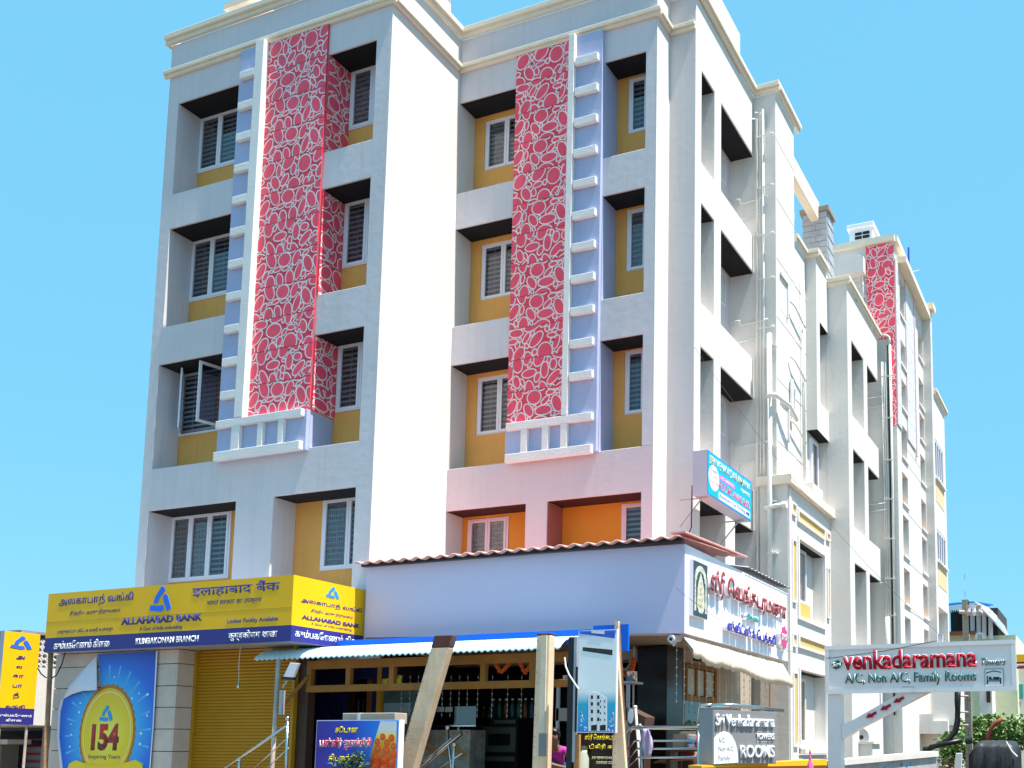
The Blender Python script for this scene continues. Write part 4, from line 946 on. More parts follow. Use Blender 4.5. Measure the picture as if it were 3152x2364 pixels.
for a in (1075, 1148): B().tube([ony(Q(a,905), YG+.15), ony(Q(a-8,1115), YG+.15)], .014, seg=6).out('handle', STEEL, dr)
B().box(gxp(1300), gxp(1400), YG, YG+.05, -1.0, 1.6).out('navy_panel', NVG, H)
B().box(gxp(1402), gxp(1465), YG-.05, YG+.06, -1.0, 1.62).out('yellow_jamb', paint('yellow_jamb', (.42,.20,.01), .6), H)
no = thing('notice_sheet', 'small yellow printed notice taped beside the yellow jamb', 'notice', ony(Q(1600,755), YG)); fn = front(YG-.01)
r = rectpx('y', YG-.01, Q(1466,527), Q(1756,757)); NY = paint('notice_yellow', (.62,.50,.03), .6); B().f(fn, *r[:2], .0, .004, *r[2:]).out('sheet', NY, no)
npx = lambda p0, p1: rectpx('y', YG-.01, p0, p1)
text(no, 'ALLAHABAD BANK', fn, *npx(Q(1535,540), Q(1745,560)), LETN, d=-.001, ext=.001); rr_ = npx(Q(1540,598), Q(1685,620)); B().f(fn, rr_[0], rr_[1], -.002, -.0005, rr_[2], rr_[3]).out('red_strip', paint('notice_red', (.6,.06,.04), .6), no)
for k in range(6):
    rr_ = npx(Q(1535+8*(k%2),636+17*k), Q(1700-14*(k%3),641+17*k)); B().f(fn, rr_[0], rr_[1], -.002, -.0005, rr_[2], rr_[3]).out('printed_line', paint('notice_ink', (.2,.16,.03), .6) if k == 0 else MATS['notice_ink'], no)
r = npx(Q(1490,285), Q(1575,425)); B().f(fn, *r[:2], .0, .004, *r[2:]).out('upper_sheet', NY, no)
gl0 = npx(Q(1466,760), Q(1900,1120)); B().f(fn, gl0[0], gl0[1]+.3, .04, .05, gl0[2]-.6, gl0[3]).out('painted_glass', paint('painted_glass', (.05,.075,.07), .25, .5, 4), H)
gl0 = npx(Q(1466,970), Q(1900,1120)); B().f(fn, gl0[0], gl0[1], .03, .039, gl0[2], gl0[3]).out('frosted_band', paint('frosted_band', (.16,.22,.24), .5), H)

# counter, cabinet, bottles, food display
yc = 15.9
ct = thing('display_counter', 'dark glass display counter with steel edge, right of the painted glass', 'counter', (ony(GC(600,1200), yc).x, yc, -1.0))
r = rectpx('y', yc, GC(355,1030), GC(835,1205))
B().box(r[0], r[1], yc, yc+.6, r[2]+.01, r[3]).out('glass_case', glass('case_glass', (.12,.13,.15), .4), ct); B().box(r[0]-.02, r[1]+.02, yc-.03, yc+.62, r[2]-.03, r[2]).out('steel_edge', STEEL, ct)
for a in (460, 540): q = rectpx('y', yc-.004, GC(a,1030), GC(a+68,1078)); B().box(q[0], q[1], yc-.008, yc-.003, q[2], q[3]).out('price_card', paint('price_card', (.36,.36,.30), .7) if a == 460 else MATS['price_card'], ct)
r = rectpx('y', yc, GC(300,1245), GC(775,1500)); B().box(r[0], r[1], yc, yc+.5, -1.0, r[3]-.02).out('front_print', paint('food_print', (.30,.27,.23), .5, .35, 6), ct)
rnd = random.Random(9)
for k in range(26):
    u = rnd.uniform(r[0]+.05, r[1]-.06); z = rnd.uniform(r[2], r[3]-.06); s_ = rnd.uniform(.03,.07)
    disc(ct, 'printed_sweet', front(yc), (u, z), s_, s_*.75, -.004-.0002*k, -.001, paint('sweet_orange', (.40,.17,.03), .5) if k == 0 else MATS['sweet_orange'], 10)
yk = 17.0
kb = thing('cream_cabinet', 'dim cream cabinet with dark square window, behind the counters', 'cabinet', (ony(GC(1060,1300), yk).x, yk, -1.0)); fk = front(yk)
kr = rectpx('y', yk, GC(890,1140), GC(1235,1580)); B().box(kr[0], kr[1], yk, yk+.5, -1.0, kr[3]).out('carcass', BLACK, kb)
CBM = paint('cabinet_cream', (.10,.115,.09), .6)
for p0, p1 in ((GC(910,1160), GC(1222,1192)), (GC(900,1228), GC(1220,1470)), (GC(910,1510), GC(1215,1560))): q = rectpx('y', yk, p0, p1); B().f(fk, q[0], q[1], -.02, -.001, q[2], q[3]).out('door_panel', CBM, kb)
q = rectpx('y', yk-.02, GC(962,1292), GC(1168,1405)); B().f(fk, q[0], q[1], -.026, -.0205, q[2], q[3]).out('dark_window', BLACK, kb)
cols = [(.015,.08,.075),(.01,.09,.03),(.14,.035,.006),(.015,.07,.10),(.01,.10,.04),(.13,.05,.01),(.015,.06,.12),(.18,.17,.12),(.16,.06,.01)]
nmz = ['teal','green','orange','blue','leaf green','amber','deep blue','cream','dark orange']
for k in range(9):
    x = kr[0]+.14+k*.15; bt = thing('bottle', 'dim %s bottle, number %s along the cabinet top' % (nmz[k], ('one','two','three','four','five','six','seven','eight','nine')[k]), 'bottle', (x, yk+.2, kr[3]), 'bottles on the cabinet')
    hb = .36 if k < 7 else .2; m = paint('bottle_%s' % nmz[k].replace(' ', '_'), cols[k], .2)
    B().lathe((x, yk+.2, kr[3]), [(.05,0),(.055,.02),(.055,hb*.6),(.02,hb*.82),(.02,hb)], 10).out('body', m, bt, smooth=True); B().lathe((x, yk+.2, kr[3]+hb+.001), [(.024,0),(.024,.03)], 10).out('cap', LETW, bt)
sf = thing('back_shelf', 'dim shelving on the shop back wall above the bottles', 'shelf', (-10.4, 19.2, .5))
for zz in (.55, .95, 1.35): B().box(-12.2, -8.8, 19.15, 19.39, zz, zz+.03).out('board', paint('shelf_grey', (.03,.03,.03), .6) if zz == .55 else MATS['shelf_grey'], sf)
for k in range(14): x = -12.0+k*.23; B().box(x, x+.16, 19.2, 19.35, (.58,.98,1.38)[k%3], (.58,.98,1.38)[k%3]+.22).out('packet', MATS['shelf_grey'] if k%2 else DWOOD, sf)
# garlands of orange flowers and crystal strings under the awning beam
MARI = paint('marigold', (.62,.09,.01), .8, .2, 20); 
def garland(label, pts, r=.045, dense=.045):
    pts = [Vector(p) for p in pts]; o = thing('flower_garland', label, 'garland', pts[0], 'orange garlands across the shop entrance'); b = B(); rnd = random.Random(len(label))
    for a, c in zip(pts, pts[1:]):
        n = max(2, int((c-a).length/dense))
        for i in range(n): b.ball(a.lerp(c, i/n)+Vector((rnd.uniform(-.008,.008),)*3), r*rnd.uniform(.85,1.15), sub=1)
    m = b.out('flower_string', MARI, o); m['kind'] = 'stuff'; return o
yg = 15.35
def swag(p0, p1, p2): return [ony(p0, yg), ony(p1, yg), ony(p2, yg)]
garland('orange flower swag hung left of the beam stud', [ony(GC(a,c), yg) for a, c in ((840,560),(880,600),(930,605),(1000,560),(1100,560))])
garland('orange flower swag hung in the middle of the entrance', [ony(GC(a,c), yg) for a, c in ((1000,560),(1040,640),(1085,690),(1140,640),(1180,580),(1290,550))])
garland('orange flower swag hung just left of the upright timber post', [ony(GC(a,c), yg) for a, c in ((1240,555),(1280,640),(1320,690),(1360,640),(1400,555))])
garland('orange flower swag right of the upright timber post', [ony(GC(a,c), yg) for a, c in ((1570,545),(1630,570),(1700,545),(1690,640))])
for j, (ro, lb) in enumerate(((1.0,'outer orange ring of the half round garland at the granite pillar'),(.72,'inner cream ring of the half round garland at the granite pillar'))):
    pts = [ony(GD(655+0, 0), 15.6)]; pts = []
    for i in range(11):
        t = math.pi*i/10; pts.append(ony(GD(720-95*ro*math.cos(t), 560+170*ro*math.sin(t)), 15.8))
    o = garland(lb, pts, .05 if j == 0 else .035)
    if j: o.children[0].data.materials[0] = paint('cream_flower', (.45,.30,.20), .8)
for k, a in enumerate((120,200,280,518,598,680,760,860,1000,1150,1285,1580)):
    p0 = ony(GC(a,715), 14.1); ln = .72; cs = thing('crystal_string', 'string of clear beads under the ochre beam, %s from the left' % ('first','second','third','fourth','fifth','sixth','seventh','eighth','ninth','tenth','eleventh','twelfth')[k], 'decoration', (p0.x, 14.1, p0.z), 'bead strings under the ochre beam')
    b = B(); b.tube([p0, p0-Vector((0,0,ln))], .003, seg=4)
    for i in range(8): b.ball(p0-Vector((0,0,.05+i*.09)), .013, sc=(1,1,1.8), sub=1)
    b.out('beads', paint('clear_bead', (.25,.25,.22), .15) if k == 0 else MATS['clear_bead'], cs)['kind'] = 'stuff'

# sweet advertisement board with a plant in front
ya = 12.62; fa = front(ya); r = rectpx('y', ya, GB(745,1262), GB(1416,1659))
ad = thing('sweet_board', 'blue sweet advertisement board with red lettering and orange sweets', 'sign', ((r[0]+r[1])/2, ya, -1.2))
ADB = ramp_mat('advert_blue', 'axis', [(0,(.04,.015,.28)),(.45,(.03,.05,.55)),(.75,(.0,.22,.80)),(1,(.0,.25,.85))], .4, axis=0, lo=r[0], hi=r[1])
B().box(r[0], r[1], ya, ya+.12, -.95, r[3]).out('board', ACRY, ad); B().f(fa, r[0]+.01, r[1]-.015, -.004, -.001, -.94, r[3]-.012).out('blue_print', ADB, ad)
ap = lambda a, c: (lambda v: (v.x, v.z))(ony(GB(a, c), ya))
shape(ad, 'white_wedge', fa, [ap(1275,1268),ap(1408,1270),ap(1400,1659),ap(1190,1659),ap(1190,1550)], -.0065, -.0042, ramp_mat('advert_wedge', 'axis', [(0,(.70,.08,.01)),(.45,(.8,.45,.02)),(.62,(.85,.72,.1)),(.8,(.78,.76,.75)),(1,(.75,.74,.75))], .5, axis=2, lo=ap(1300,1600)[1], hi=ap(1300,1268)[1]))
AO = paint('advert_orange', (.80,.09,.01), .45, .1, 20); AO2 = paint('advert_orange_light', (.85,.17,.02), .45)
for k, (a, c, s_) in enumerate(((1295,1400,.085),(1368,1410,.09),(1250,1440,.085),(1330,1450,.09),(1385,1480,.085),(1255,1500,.10),(1325,1510,.10),(1390,1545,.09),(1240,1570,.10),(1310,1585,.10),(1370,1610,.10),(1235,1640,.1),(1300,1660,.1))):
    disc(ad, 'printed_sweet', fa, ap(a, c), s_*.62, s_*.66, -.010-.0008*k, -.007-.0008*k, AO, 14); disc(ad, 'sweet_swirl', fa, ap(a-3, c-5), s_*.3, s_*.26, -.0104-.0008*k, -.0101-.0008*k, AO2, 10)
LY = paint('letter_yellow', (.80,.66,.02), .5); LR = paint('letter_crimson', (.62,.02,.05), .5)
def tboth(parent, body, p0, p1, mat, halo, y, fr, bold=.02, hb=.075):
    q = rectpx('y', y, p0, p1); text(parent, body, fr, *q, halo, d=-.0045, ext=.001, bold=hb, name='letter_outline'); text(parent, body, fr, *q, mat, d=-.007, ext=.001, bold=bold)
tboth(ad, 'சூடான', GB(900,1312), GB(1085,1365), LY, BLACK, ya, fa, .02, .05)
tboth(ad, 'பன்னீர் ஜாங்கிரி', GB(768,1405), GB(1195,1508), LR, LETW, ya, fa)
tboth(ad, 'கிடைக்கும்', GB(845,1540), GB(1120,1605), LY, BLACK, ya, fa, .02, .05)
B().box(ap(960,1210)[0], ap(1390,1210)[0], 12.95, 13.3, ap(960,1262)[1]-.1, ap(960,1205)[1]).out('carton', paint('carton_buff', (.36,.29,.24), .8), ad) if False else None
cb = thing('carton', 'long buff cardboard carton just behind the sweet board', 'carton', ony(GB(1170,1260), 13.0)); q = rectpx('y', 13.0, GB(958,1203), GB(1392,1290)); B().box(q[0], q[1], 13.0, 13.3, q[2], q[3]).out('box', paint('carton_buff', (.40,.33,.27), .8, .1, 5), cb, bevel=.01); B().box(q[0]+.3, q[0]+.36, 12.995, 13.31, q[2]-.001, q[3]+.003).out('tape', PVC, cb)
def leaf_cloud(name, c, size, n, leaf, mat, parent, seed, squash=1.0):
    b = B(); rnd = random.Random(seed); bm = b.bm
    for i in range(n):
        d = Vector((rnd.gauss(0,1), rnd.gauss(0,1), rnd.gauss(0,1))).normalized()*rnd.random()**.45
        p = Vector(c)+Vector((d.x*size[0], d.y*size[1], d.z*size[2]))
        a = Vector((rnd.uniform(-1,1), rnd.uniform(-1,1), rnd.uniform(-.6,.8))).normalized()*leaf*rnd.uniform(.6,1.3); s_ = a.cross(Vector((rnd.uniform(-1,1),rnd.uniform(-1,1),1))).normalized()*leaf*.32; up = Vector((0,0,leaf*.15))
        bm.faces.new([bm.verts.new(q) for q in (p, p+a*.5+s_+up, p+a, p+a*.5-s_+up)])
    o = b.out(name, mat, parent); o['kind'] = 'stuff'; return o
LEAFD = paint('dark_leaf', (.035,.075,.03), .5, .4, 14); LEAF = paint('green_leaf', (.12,.21,.05), .5, .45, 9); STEM = paint('plant_stem', (.10,.06,.03), .8)
pt = thing('potted_plant', 'small dark leaved plant in front of the sweet board', 'plant', (ap(1130,1659)[0], 12.4, GZ+.13))
leaf_cloud('foliage', (ap(1125,1600)[0], 12.38, -.30), (.42,.2,.17), 380, .07, LEAFD, pt, 5); leaf_cloud('foliage_tip', (ap(1190,1560)[0], 12.38, -.15), (.12,.1,.11), 70, .06, LEAFD, pt, 6)
B().tube([(ap(1130,1659)[0],12.38,-1.1),(ap(1125,1600)[0],12.4,-.3)], .02).out('stem', STEM, pt); B().lathe((ap(1130,1659)[0],12.38,GZ+.13), [(.14,0),(.2,.3),(.22,.36),(.19,.37)]).out('pot', paint('clay_pot', (.36,.14,.07), .8), pt)

# stainless hand rails
def rails(name, label, runs, posts, y, r=.028):
    o = thing(name, label, 'railing', (ony(posts[0][0], y).x, y, GZ+.2))
    for k, (pts, rr_) in enumerate(runs): B().tube([ony(p, y) for p in pts], rr_, seg=8).out('rail', STEEL, o, smooth=True)
    for p0, p1 in posts:
        a, c = ony(p0, y), ony(p1, y); B().tube([a, c, Vector((c.x, y, GZ+.14))], .026, seg=8).out('baluster', STEEL, o, smooth=True); B().ball(a+Vector((0,0,.03)), .04).out('knob', STEEL, o, smooth=True)
    return o
rails('stair_rail', 'stainless stair hand rail in front of the yellow shutter', [([GB(-60,1690),GB(505,1300)], .026), ([GB(230,1655),GB(510,1400)], .012), ([GB(330,1659),GB(512,1490)], .012)], [(GB(500,1262), GB(490,1640)), (GB(100,1600), GB(98,1659))], 13.05)
rails('stair_rail', 'stainless stair hand rail rising behind the leaning timber post', [([GC(250,1660),GC(700,1290),GC(665,1235)], .03), ([GC(330,1560),GC(600,1335)], .012), ([GC(480,1624),GC(705,1480)], .012)], [(GC(560,1250), GC(590,1624)), (GC(625,1415), GC(612,1624))], 13.7)
rails('street_rail', 'stainless railing right of the blue placard with a raised end', [([GD(440,1680),GD(800,1258),GD(1448,1256),GD(1462,1062),GD(1490,1040),GD(1600,1040)], .035), ([GD(600,1659),GD(820,1388),GD(1490,1388)], .016), ([GD(690,1659),GD(840,1468),GD(1480,1465)], .016), ([GD(740,1659),GD(850,1556),GD(1490,1552)], .016)], [(GD(870,1262), GD(885,1659)), (GD(1450,1262), GD(1455,1659))], 14.05)
# brown stand, white pipe, towel, table with goods
yo = 14.6
q = lambda a, c: ony(GD(a, c), yo)
sd_ = thing('brown_stand', 'sloping brown wooden stand with a paper label beside the railing', 'stand', (q(850,1250).x, yo, -1.0))
B().poly([q(755,1065),q(930,1150),q(915,1250),q(750,1240)], (0,.35,0)).out('sloped_box', paint('stand_brown', (.09,.045,.03), .6), sd_, bevel=.01); B().box(q(770,1250).x, q(900,1250).x, yo+.05, yo+.3, -1.0, q(800,1240).z).out('pedestal', DWOOD, sd_)
disc(sd_, 'paper_label', front(yo), (q(780,1145).x, q(780,1145).z), .05, .12, -.006, -.001, LETW, 14)
pp_ = thing('white_pipe', 'white pipe leaning against the brown stand', 'pipe', (q(870,1659).x, 14.3, -1.0)); B().tube([ony(GD(825,1060),14.4), ony(GD(872,1659),14.2), ony(GD(900,2000),14.1)], .025).out('tube', PVC, pp_); B().ball(ony(GD(825,1055),14.4), .032).out('end_cap', PVC, pp_)
tw = thing('towel', 'lilac cloth hanging over the railing', 'towel', ony(GD(940,1280), 14.0))
b = B(); rows = []
for i in range(9):
    t = i/8; w_ = .10+.09*math.sin(math.pi*min(1,t*1.1)); c = ony(GD(930+22*t-10*t*t, 1270+275*t), 13.98); rows.append([b.bm.verts.new(c+Vector(((j/6-.5)*w_, .03*math.sin(j*1.9+i*.4), 0))) for j in range(7)])
for r0, r1 in zip(rows, rows[1:]):
    for j in range(6): b.bm.faces.new((r0[j], r0[j+1], r1[j+1], r1[j]))
o = b.out('cloth', paint('lilac_cloth', (.50,.42,.62), .9), tw, smooth=True); md = o.modifiers.new('s','SOLIDIFY'); md.thickness = .01
yt = 15.3; q = lambda a, c: ony(GD(a, c), yt)
tb = thing('shop_table', 'dark table inside the railing carrying a bucket and boxes', 'table', (q(1300,1500).x, yt, -1.0))
B().box(q(1160,1455).x, q(1600,1455).x, yt-.1, yt+.5, q(1300,1465).z-.05, q(1300,1460).z).out('top', DWOOD, tb, bevel=.008)
for a in (1175, 1580):
    for dy in (-.05, .42): B().box(q(a,0).x-.03, q(a,0).x+.03, yt+dy, yt+dy+.06, -1.0, q(1300,1465).z-.05).out('leg', DWOOD, tb)
tz = q(1300,1460).z
bk = thing('plastic_bucket', 'white plastic bucket with a blue band on the dark table', 'bucket', (q(1400,1450).x, yt, tz)); B().lathe((q(1405,0).x, yt, tz+.001), [(.085,0),(.10,.2),(.105,.21)]).out('pail', LETW, bk, smooth=True); B().lathe((q(1405,0).x, yt, tz+.06), [(.094,0),(.101,.08)]).out('blue_band', paint('bucket_blue', (.05,.25,.6), .4), bk)
bd = thing('red_ball', 'red round tub at the right end of the dark table', 'tub', (q(1470,1450).x, yt, tz)); B().lathe((q(1470,0).x, yt, tz+.001), [(.04,0),(.085,.04),(.095,.1),(.08,.15),(.03,.18)]).out('tub', paint('tub_red', (.60,.015,.02), .35), bd, smooth=True); B().lathe((q(1470,0).x, yt, tz+.182), [(.032,0),(.03,.02)]).out('lid_knob', LETW, bd)
cd = thing('cardboard_box', 'open buff cardboard box at the left end of the dark table', 'box', (q(1285,1450).x, yt+.1, tz)); B().box(q(1208,0).x, q(1362,0).x, yt+.0, yt+.3, tz+.001, q(1285,1320).z).out('carton_body', paint('carton_tan', (.30,.24,.18), .8), cd); B().box(q(1208,0).x, q(1362,0).x, yt+.28, yt+.3, q(1285,1320).z, q(1285,1320).z+.05).out('flap', MATS['carton_tan'], cd)
# coffee board and metal pot
yv = 13.9; fv = front(yv); r = rectpx('y', yv, GD(300,1315), GD(740,1659))
cf = thing('coffee_board', 'black degree coffee board with yellow lettering under the blue placard', 'sign', ((r[0]+r[1])/2, yv, -1.0))
B().box(r[0], r[1]-.02, yv, yv+.06, -1.0, r[3]).out('board', paint('coffee_black', (.02,.008,.008), .4, .4, 5), cf)
tpx(cf, 'ஸ்ரீ ெவங்கடரமணா', 'y', yv, GD(325,1322), GD(735,1392), LY, d=-.002, ext=.002, bold=.02); tpx(cf, 'டிகிரி காபி', 'y', yv, GD(368,1420), GD(690,1482), LY, d=-.002, ext=.002, bold=.02)
LPK = paint('letter_sand', (.62,.55,.35), .5)
tpx(cf, 'SRI VENKADARAMANA', 'y', yv, GD(393,1545), GD(700,1573), LPK, d=-.002, ext=.002, bold=.03, shear=.2); tpx(cf, 'DEGREE COFFEE', 'y', yv, GD(435,1592), GD(665,1620), LPK, d=-.002, ext=.002, bold=.03, shear=.2)
mp_ = thing('milk_can', 'pale metal can standing left of the coffee board', 'can', (ony(GD(285,1600), 13.75).x, 13.75, -1.0)); B().lathe((ony(GD(287,1600),13.75).x, 13.75, -1.0), [(.12,0),(.12,.5),(.125,.52),(.12,.55),(.12,.85),(.09,.93),(.09,1.0)]).out('body', paint('pale_metal', (.42,.45,.36), .4), mp_, smooth=True); B().lathe((ony(GD(287,1600),13.75).x, 13.75, .001), [(.1,0),(.1,.03),(.03,.05)]).out('lid', STEEL, mp_)
# steel stall with pots
ys_ = 15.0; q = lambda a, c: ony(GD(a, c), ys_)
stl = thing('steel_stall', 'steel tea stall frame with shelf behind the blue placard', 'stall', (q(450,1200).x, ys_, -1.0))
for a in (60, 745): B().box(q(a,0).x, q(a,0).x+.05, ys_, ys_+.05, -1.0, q(a,830).z).out('upright', BACK, stl)
B().box(q(55,0).x, q(810,0).x, ys_-.02, ys_+.4, q(60,832).z, q(60,812).z).out('shelf', BACK, stl); B().box(q(55,0).x, q(760,0).x, ys_, ys_+.4, q(60,1190).z, q(60,1065).z).out('counter_box', paint('stall_grey', (.30,.28,.26), .6), stl); B().box(q(55,0).x+.05, q(745,0).x, ys_+.38, ys_+.4, -1.0, q(60,1190).z).out('back_panel', paint('stall_red', (.16,.02,.02), .6), stl)
for k, a in enumerate((105, 757)):
    po_ = thing('steel_pot', ('small steel pot on the stall shelf left of the black post', 'steel pot on the stall shelf by the granite pillar')[k], 'pot', (q(a,812).x, ys_+.15, q(a,812).z), 'steel pots on the stall'); rr_ = (.055, .10)[k]; hh = (.12, .16)[k]; B().lathe((q(a,0).x, ys_+.15, q(60,812).z+.001), [(rr_,0),(rr_,hh),(rr_*1.06,hh+.01)]).out('pot_body', STEEL, po_, smooth=True); B().lathe((q(a,0).x, ys_+.15, q(60,812).z+hh+.012), [(rr_*.9,0),(rr_*.2,.01)]).out('pot_lid', STEEL, po_)

# people: skinned figures
SKIN = paint('brown_skin', (.20,.095,.06), .55, .05, 8); HAIR = paint('black_hair', (.012,.010,.010), .45)
def skin_body(name, parent, verts, edges, radii, mat, sub=2):
    me = bpy.data.meshes.new(name); me.from_pydata([Vector(v) for v in verts], edges, []); o = bpy.data.objects.new(name, me); COL.objects.link(o)
    o.modifiers.new('k', 'SKIN'); sv = me.skin_vertices[0].data
    for i, r_ in enumerate(radii): sv[i].radius = r_ if isinstance(r_, tuple) else (r_, r_)
    sv[0].use_root = True
    s_ = o.modifiers.new('s', 'SUBSURF'); s_.levels = s_.render_levels = sub
    bpy.context.view_layer.update(); m2 = bpy.data.meshes.new_from_object(o.evaluated_get(bpy.context.evaluated_depsgraph_get()))
    bpy.data.objects.remove(o); m2.name = name; m2.materials.clear()
    for p in m2.polygons: p.use_smooth = True
    return link(name, m2, mat, parent)
def person(label, base, face, top_mat, low_mat, lean=.35, look=-.4, armr=None, scale=1.0, skirt=True):
    """standing figure at base, turned by the angle face, bent forward by lean, both hands reaching to armr"""
    o = thing('person', label, 'person', base)
    c, s = math.cos(face), math.sin(face)
    def T(x, y, z): x, y, z = x*scale, y*scale, z*scale; return (base[0]+x*c-y*s, base[1]+x*s+y*c, base[2]+z)       # local +y is where the figure faces
    L = lean; hip = .88; tz = math.sqrt(1-min(L, .95)**2*.5); ch = (0, L*.34, hip+.34*tz); sh = (0, L*.50, hip+.50*tz); nk = (0, L*.62, hip+.565*tz); hd = (0, L*.62+.07+look*.04, hip+.565*tz+.08)
    ar = armr or (.12, L+.40, hip+.22)
    V = [(0,0,hip),(0,L*.15,hip+.15*tz),ch,sh,nk,hd]; R = [(.15,.12),(.13,.10),(.155,.11),(.10,.08),(.05,.055),(.068,.078)]; E = [(0,1),(1,2),(2,3),(3,4),(4,5)]
    V.append((0, hd[1]+.0, hd[2]+.115)); R.append((.08,.095)); E.append((5,6))
    for sg_ in (-1, 1):
        n = len(V); el = (sg_*.27, L*.55+.12, hip+.26*tz); wr = (ar[0]+sg_*.09, ar[1], ar[2])
        V += [(sg_*.18, L*.5, hip+.47*tz), el, wr, (wr[0]-sg_*.01, wr[1]+.09, wr[2]-.02)]; R += [.058,.042,.03,(.03,.018)]; E += [(3,n),(n,n+1),(n+1,n+2),(n+2,n+3)]
        for f_ in range(5):     # five fingers
            m = len(V); a = (f_-2)*.018; ln = (.055,.08,.088,.08,.062)[f_] if sg_ > 0 else (.062,.08,.088,.08,.055)[f_]
            V += [(wr[0]-sg_*.01+a*1.4, wr[1]+.12+ln*.3, wr[2]-.03), (wr[0]-sg_*.01+a*1.7, wr[1]+.12+ln, wr[2]-.055)]; R += [.0095,.008]; E += [(n+3,m),(m,m+1)]
        n = len(V); V += [(sg_*.10,0,hip-.06),(sg_*.11,.03,.46),(sg_*.11,-.02,.07),(sg_*.11,.12,.03)]; R += [.095,.065,.045,(.04,.03)]; E += [(0,n),(n,n+1),(n+1,n+2),(n+2,n+3)]
    skin_body('body', o, [T(*v) for v in V], E, [tuple(x*scale for x in r_) if isinstance(r_, tuple) else r_*scale for r_ in R], SKIN)
    hc = Vector(T(hd[0], hd[1]-.025, hd[2]+.085)); b = B(); b.ball(hc, .105*scale, (1,1.08,1.1), 3)
    for v in list(b.bm.verts):
        lx = (v.co-hc); fy = (-s*lx.x+c*lx.y)
        if fy > .045*scale and lx.z < .03: v.co = hc+lx*.55
    b.ball(Vector(T(0, hd[1]-.14, hd[2]+.07)), .055*scale, sub=2); b.out('hair', HAIR, o, smooth=True)
    fc = lambda x, y, z: Vector(T(hd[0]+x, hd[1]+.075+y, hd[2]+.03+z))
    for x in (-.032, .032): B().ball(fc(x, .012, .035), .011*scale, (1.3,.7,.7), 1).out('eye', HAIR, o)
    B().poly([fc(0,.035,.0), fc(-.014,.012,.0), fc(0,.012,.04), fc(.014,.012,.0)], Vector((0,0,.003))).out('nose', SKIN, o); B().ball(fc(0,.006,-.032), .02*scale, (1,.4,.3), 1).out('mouth', paint('lips', (.22,.05,.05), .5) if 'lips' not in MATS else MATS['lips'], o)
    V2 = [(0,L*.12,hip+.12*tz),ch,(0,L*.50,hip+.46*tz)]; n = 3; R2 = [(.15,.125),(.172,.13),(.12,.10)]; E2 = [(0,1),(1,2)]
    for sg_ in (-1, 1): n = len(V2); V2 += [(sg_*.185, L*.5, hip+.465*tz),(sg_*.225, L*.52+.05, hip+.37*tz)]; R2 += [.075,.062]; E2 += [(2,n),(n,n+1)]
    skin_body('upper_garment', o, [T(*v) for v in V2], E2, [tuple(x*scale for x in r_) if isinstance(r_, tuple) else r_*scale for r_ in R2], top_mat)
    b = B(); rings = []
    for zz, rx_, ry_, yo_ in ((hip+.2,.145,.125,L*.18),(hip,.19,.165,0),(.55,.21,.19,.02),(.3,.23,.21,.02),(.06,.27,.25,.02)):
        rings.append([b.bm.verts.new(T((rx_+.012*math.sin(j*2.5+zz*4))*math.cos(2*math.pi*j/28), yo_+(ry_+.012*math.sin(j*2.5+zz*4))*math.sin(2*math.pi*j/28), zz)) for j in range(28)])
    for r0, r1 in zip(rings, rings[1:]):
        for j in range(28): b.bm.faces.new((r0[j], r0[(j+1)%28], r1[(j+1)%28], r1[j]))
    b.out('lower_garment', low_mat, o, smooth=True); return o, T
SAR = paint('blue_sari', (.01,.14,.30), .7, .1, 5); SARP = paint('sari_flower_pink', (.70,.22,.35), .7); SARW = paint('sari_flower_white', (.7,.68,.65), .7); MAG = paint('magenta_blouse', (.42,.02,.28), .7)
wp = ony(GC(1610,1624), 14.12)
wo_, WT_ = person('person in blue flowered wrap and magenta blouse bending beside the upright timber post', (wp.x+.02, 14.12, -1.27), rad(-155), MAG, SAR, lean=.8, look=.3, armr=(-.34,.62,.98), scale=.98)
rnd = random.Random(12)
b1, b2 = B(), B()
for k in range(46):
    t = rnd.uniform(0, 2*math.pi); zz = rnd.uniform(.3, 1.0); rr_ = .215-.02*(zz-.3); c = Vector(WT_(rr_*math.cos(t), .02+rr_*.9*math.sin(t), zz))
    for j in range(5): (b1 if k % 2 else b2).ball(c+Vector((.028*math.cos(1.257*j),.0,.028*math.sin(1.257*j))), .018, (1,.5,1), 1)
b1.out('flower_print', SARP, wo_)['kind'] = 'stuff'; b2.out('flower_print', SARW, wo_)['kind'] = 'stuff'
b = B(); pts = [WT_(.15,.42,1.22),WT_(.05,.44,1.08),WT_(-.1,.28,.98),WT_(-.19,.08,.92)]
for a, c in zip(pts, pts[1:]): b.tube([a, c], .045, seg=6)
b.out('shoulder_drape', SAR, wo_, smooth=True)
rp = ony(GD(1360,1330), 16.1)
person('dim person in a dark red shirt behind the dark table', (rp.x, 16.1, -1.25), rad(170), paint('dark_red_shirt', (.16,.012,.018), .8), DWOOD, lean=.15, scale=.97)

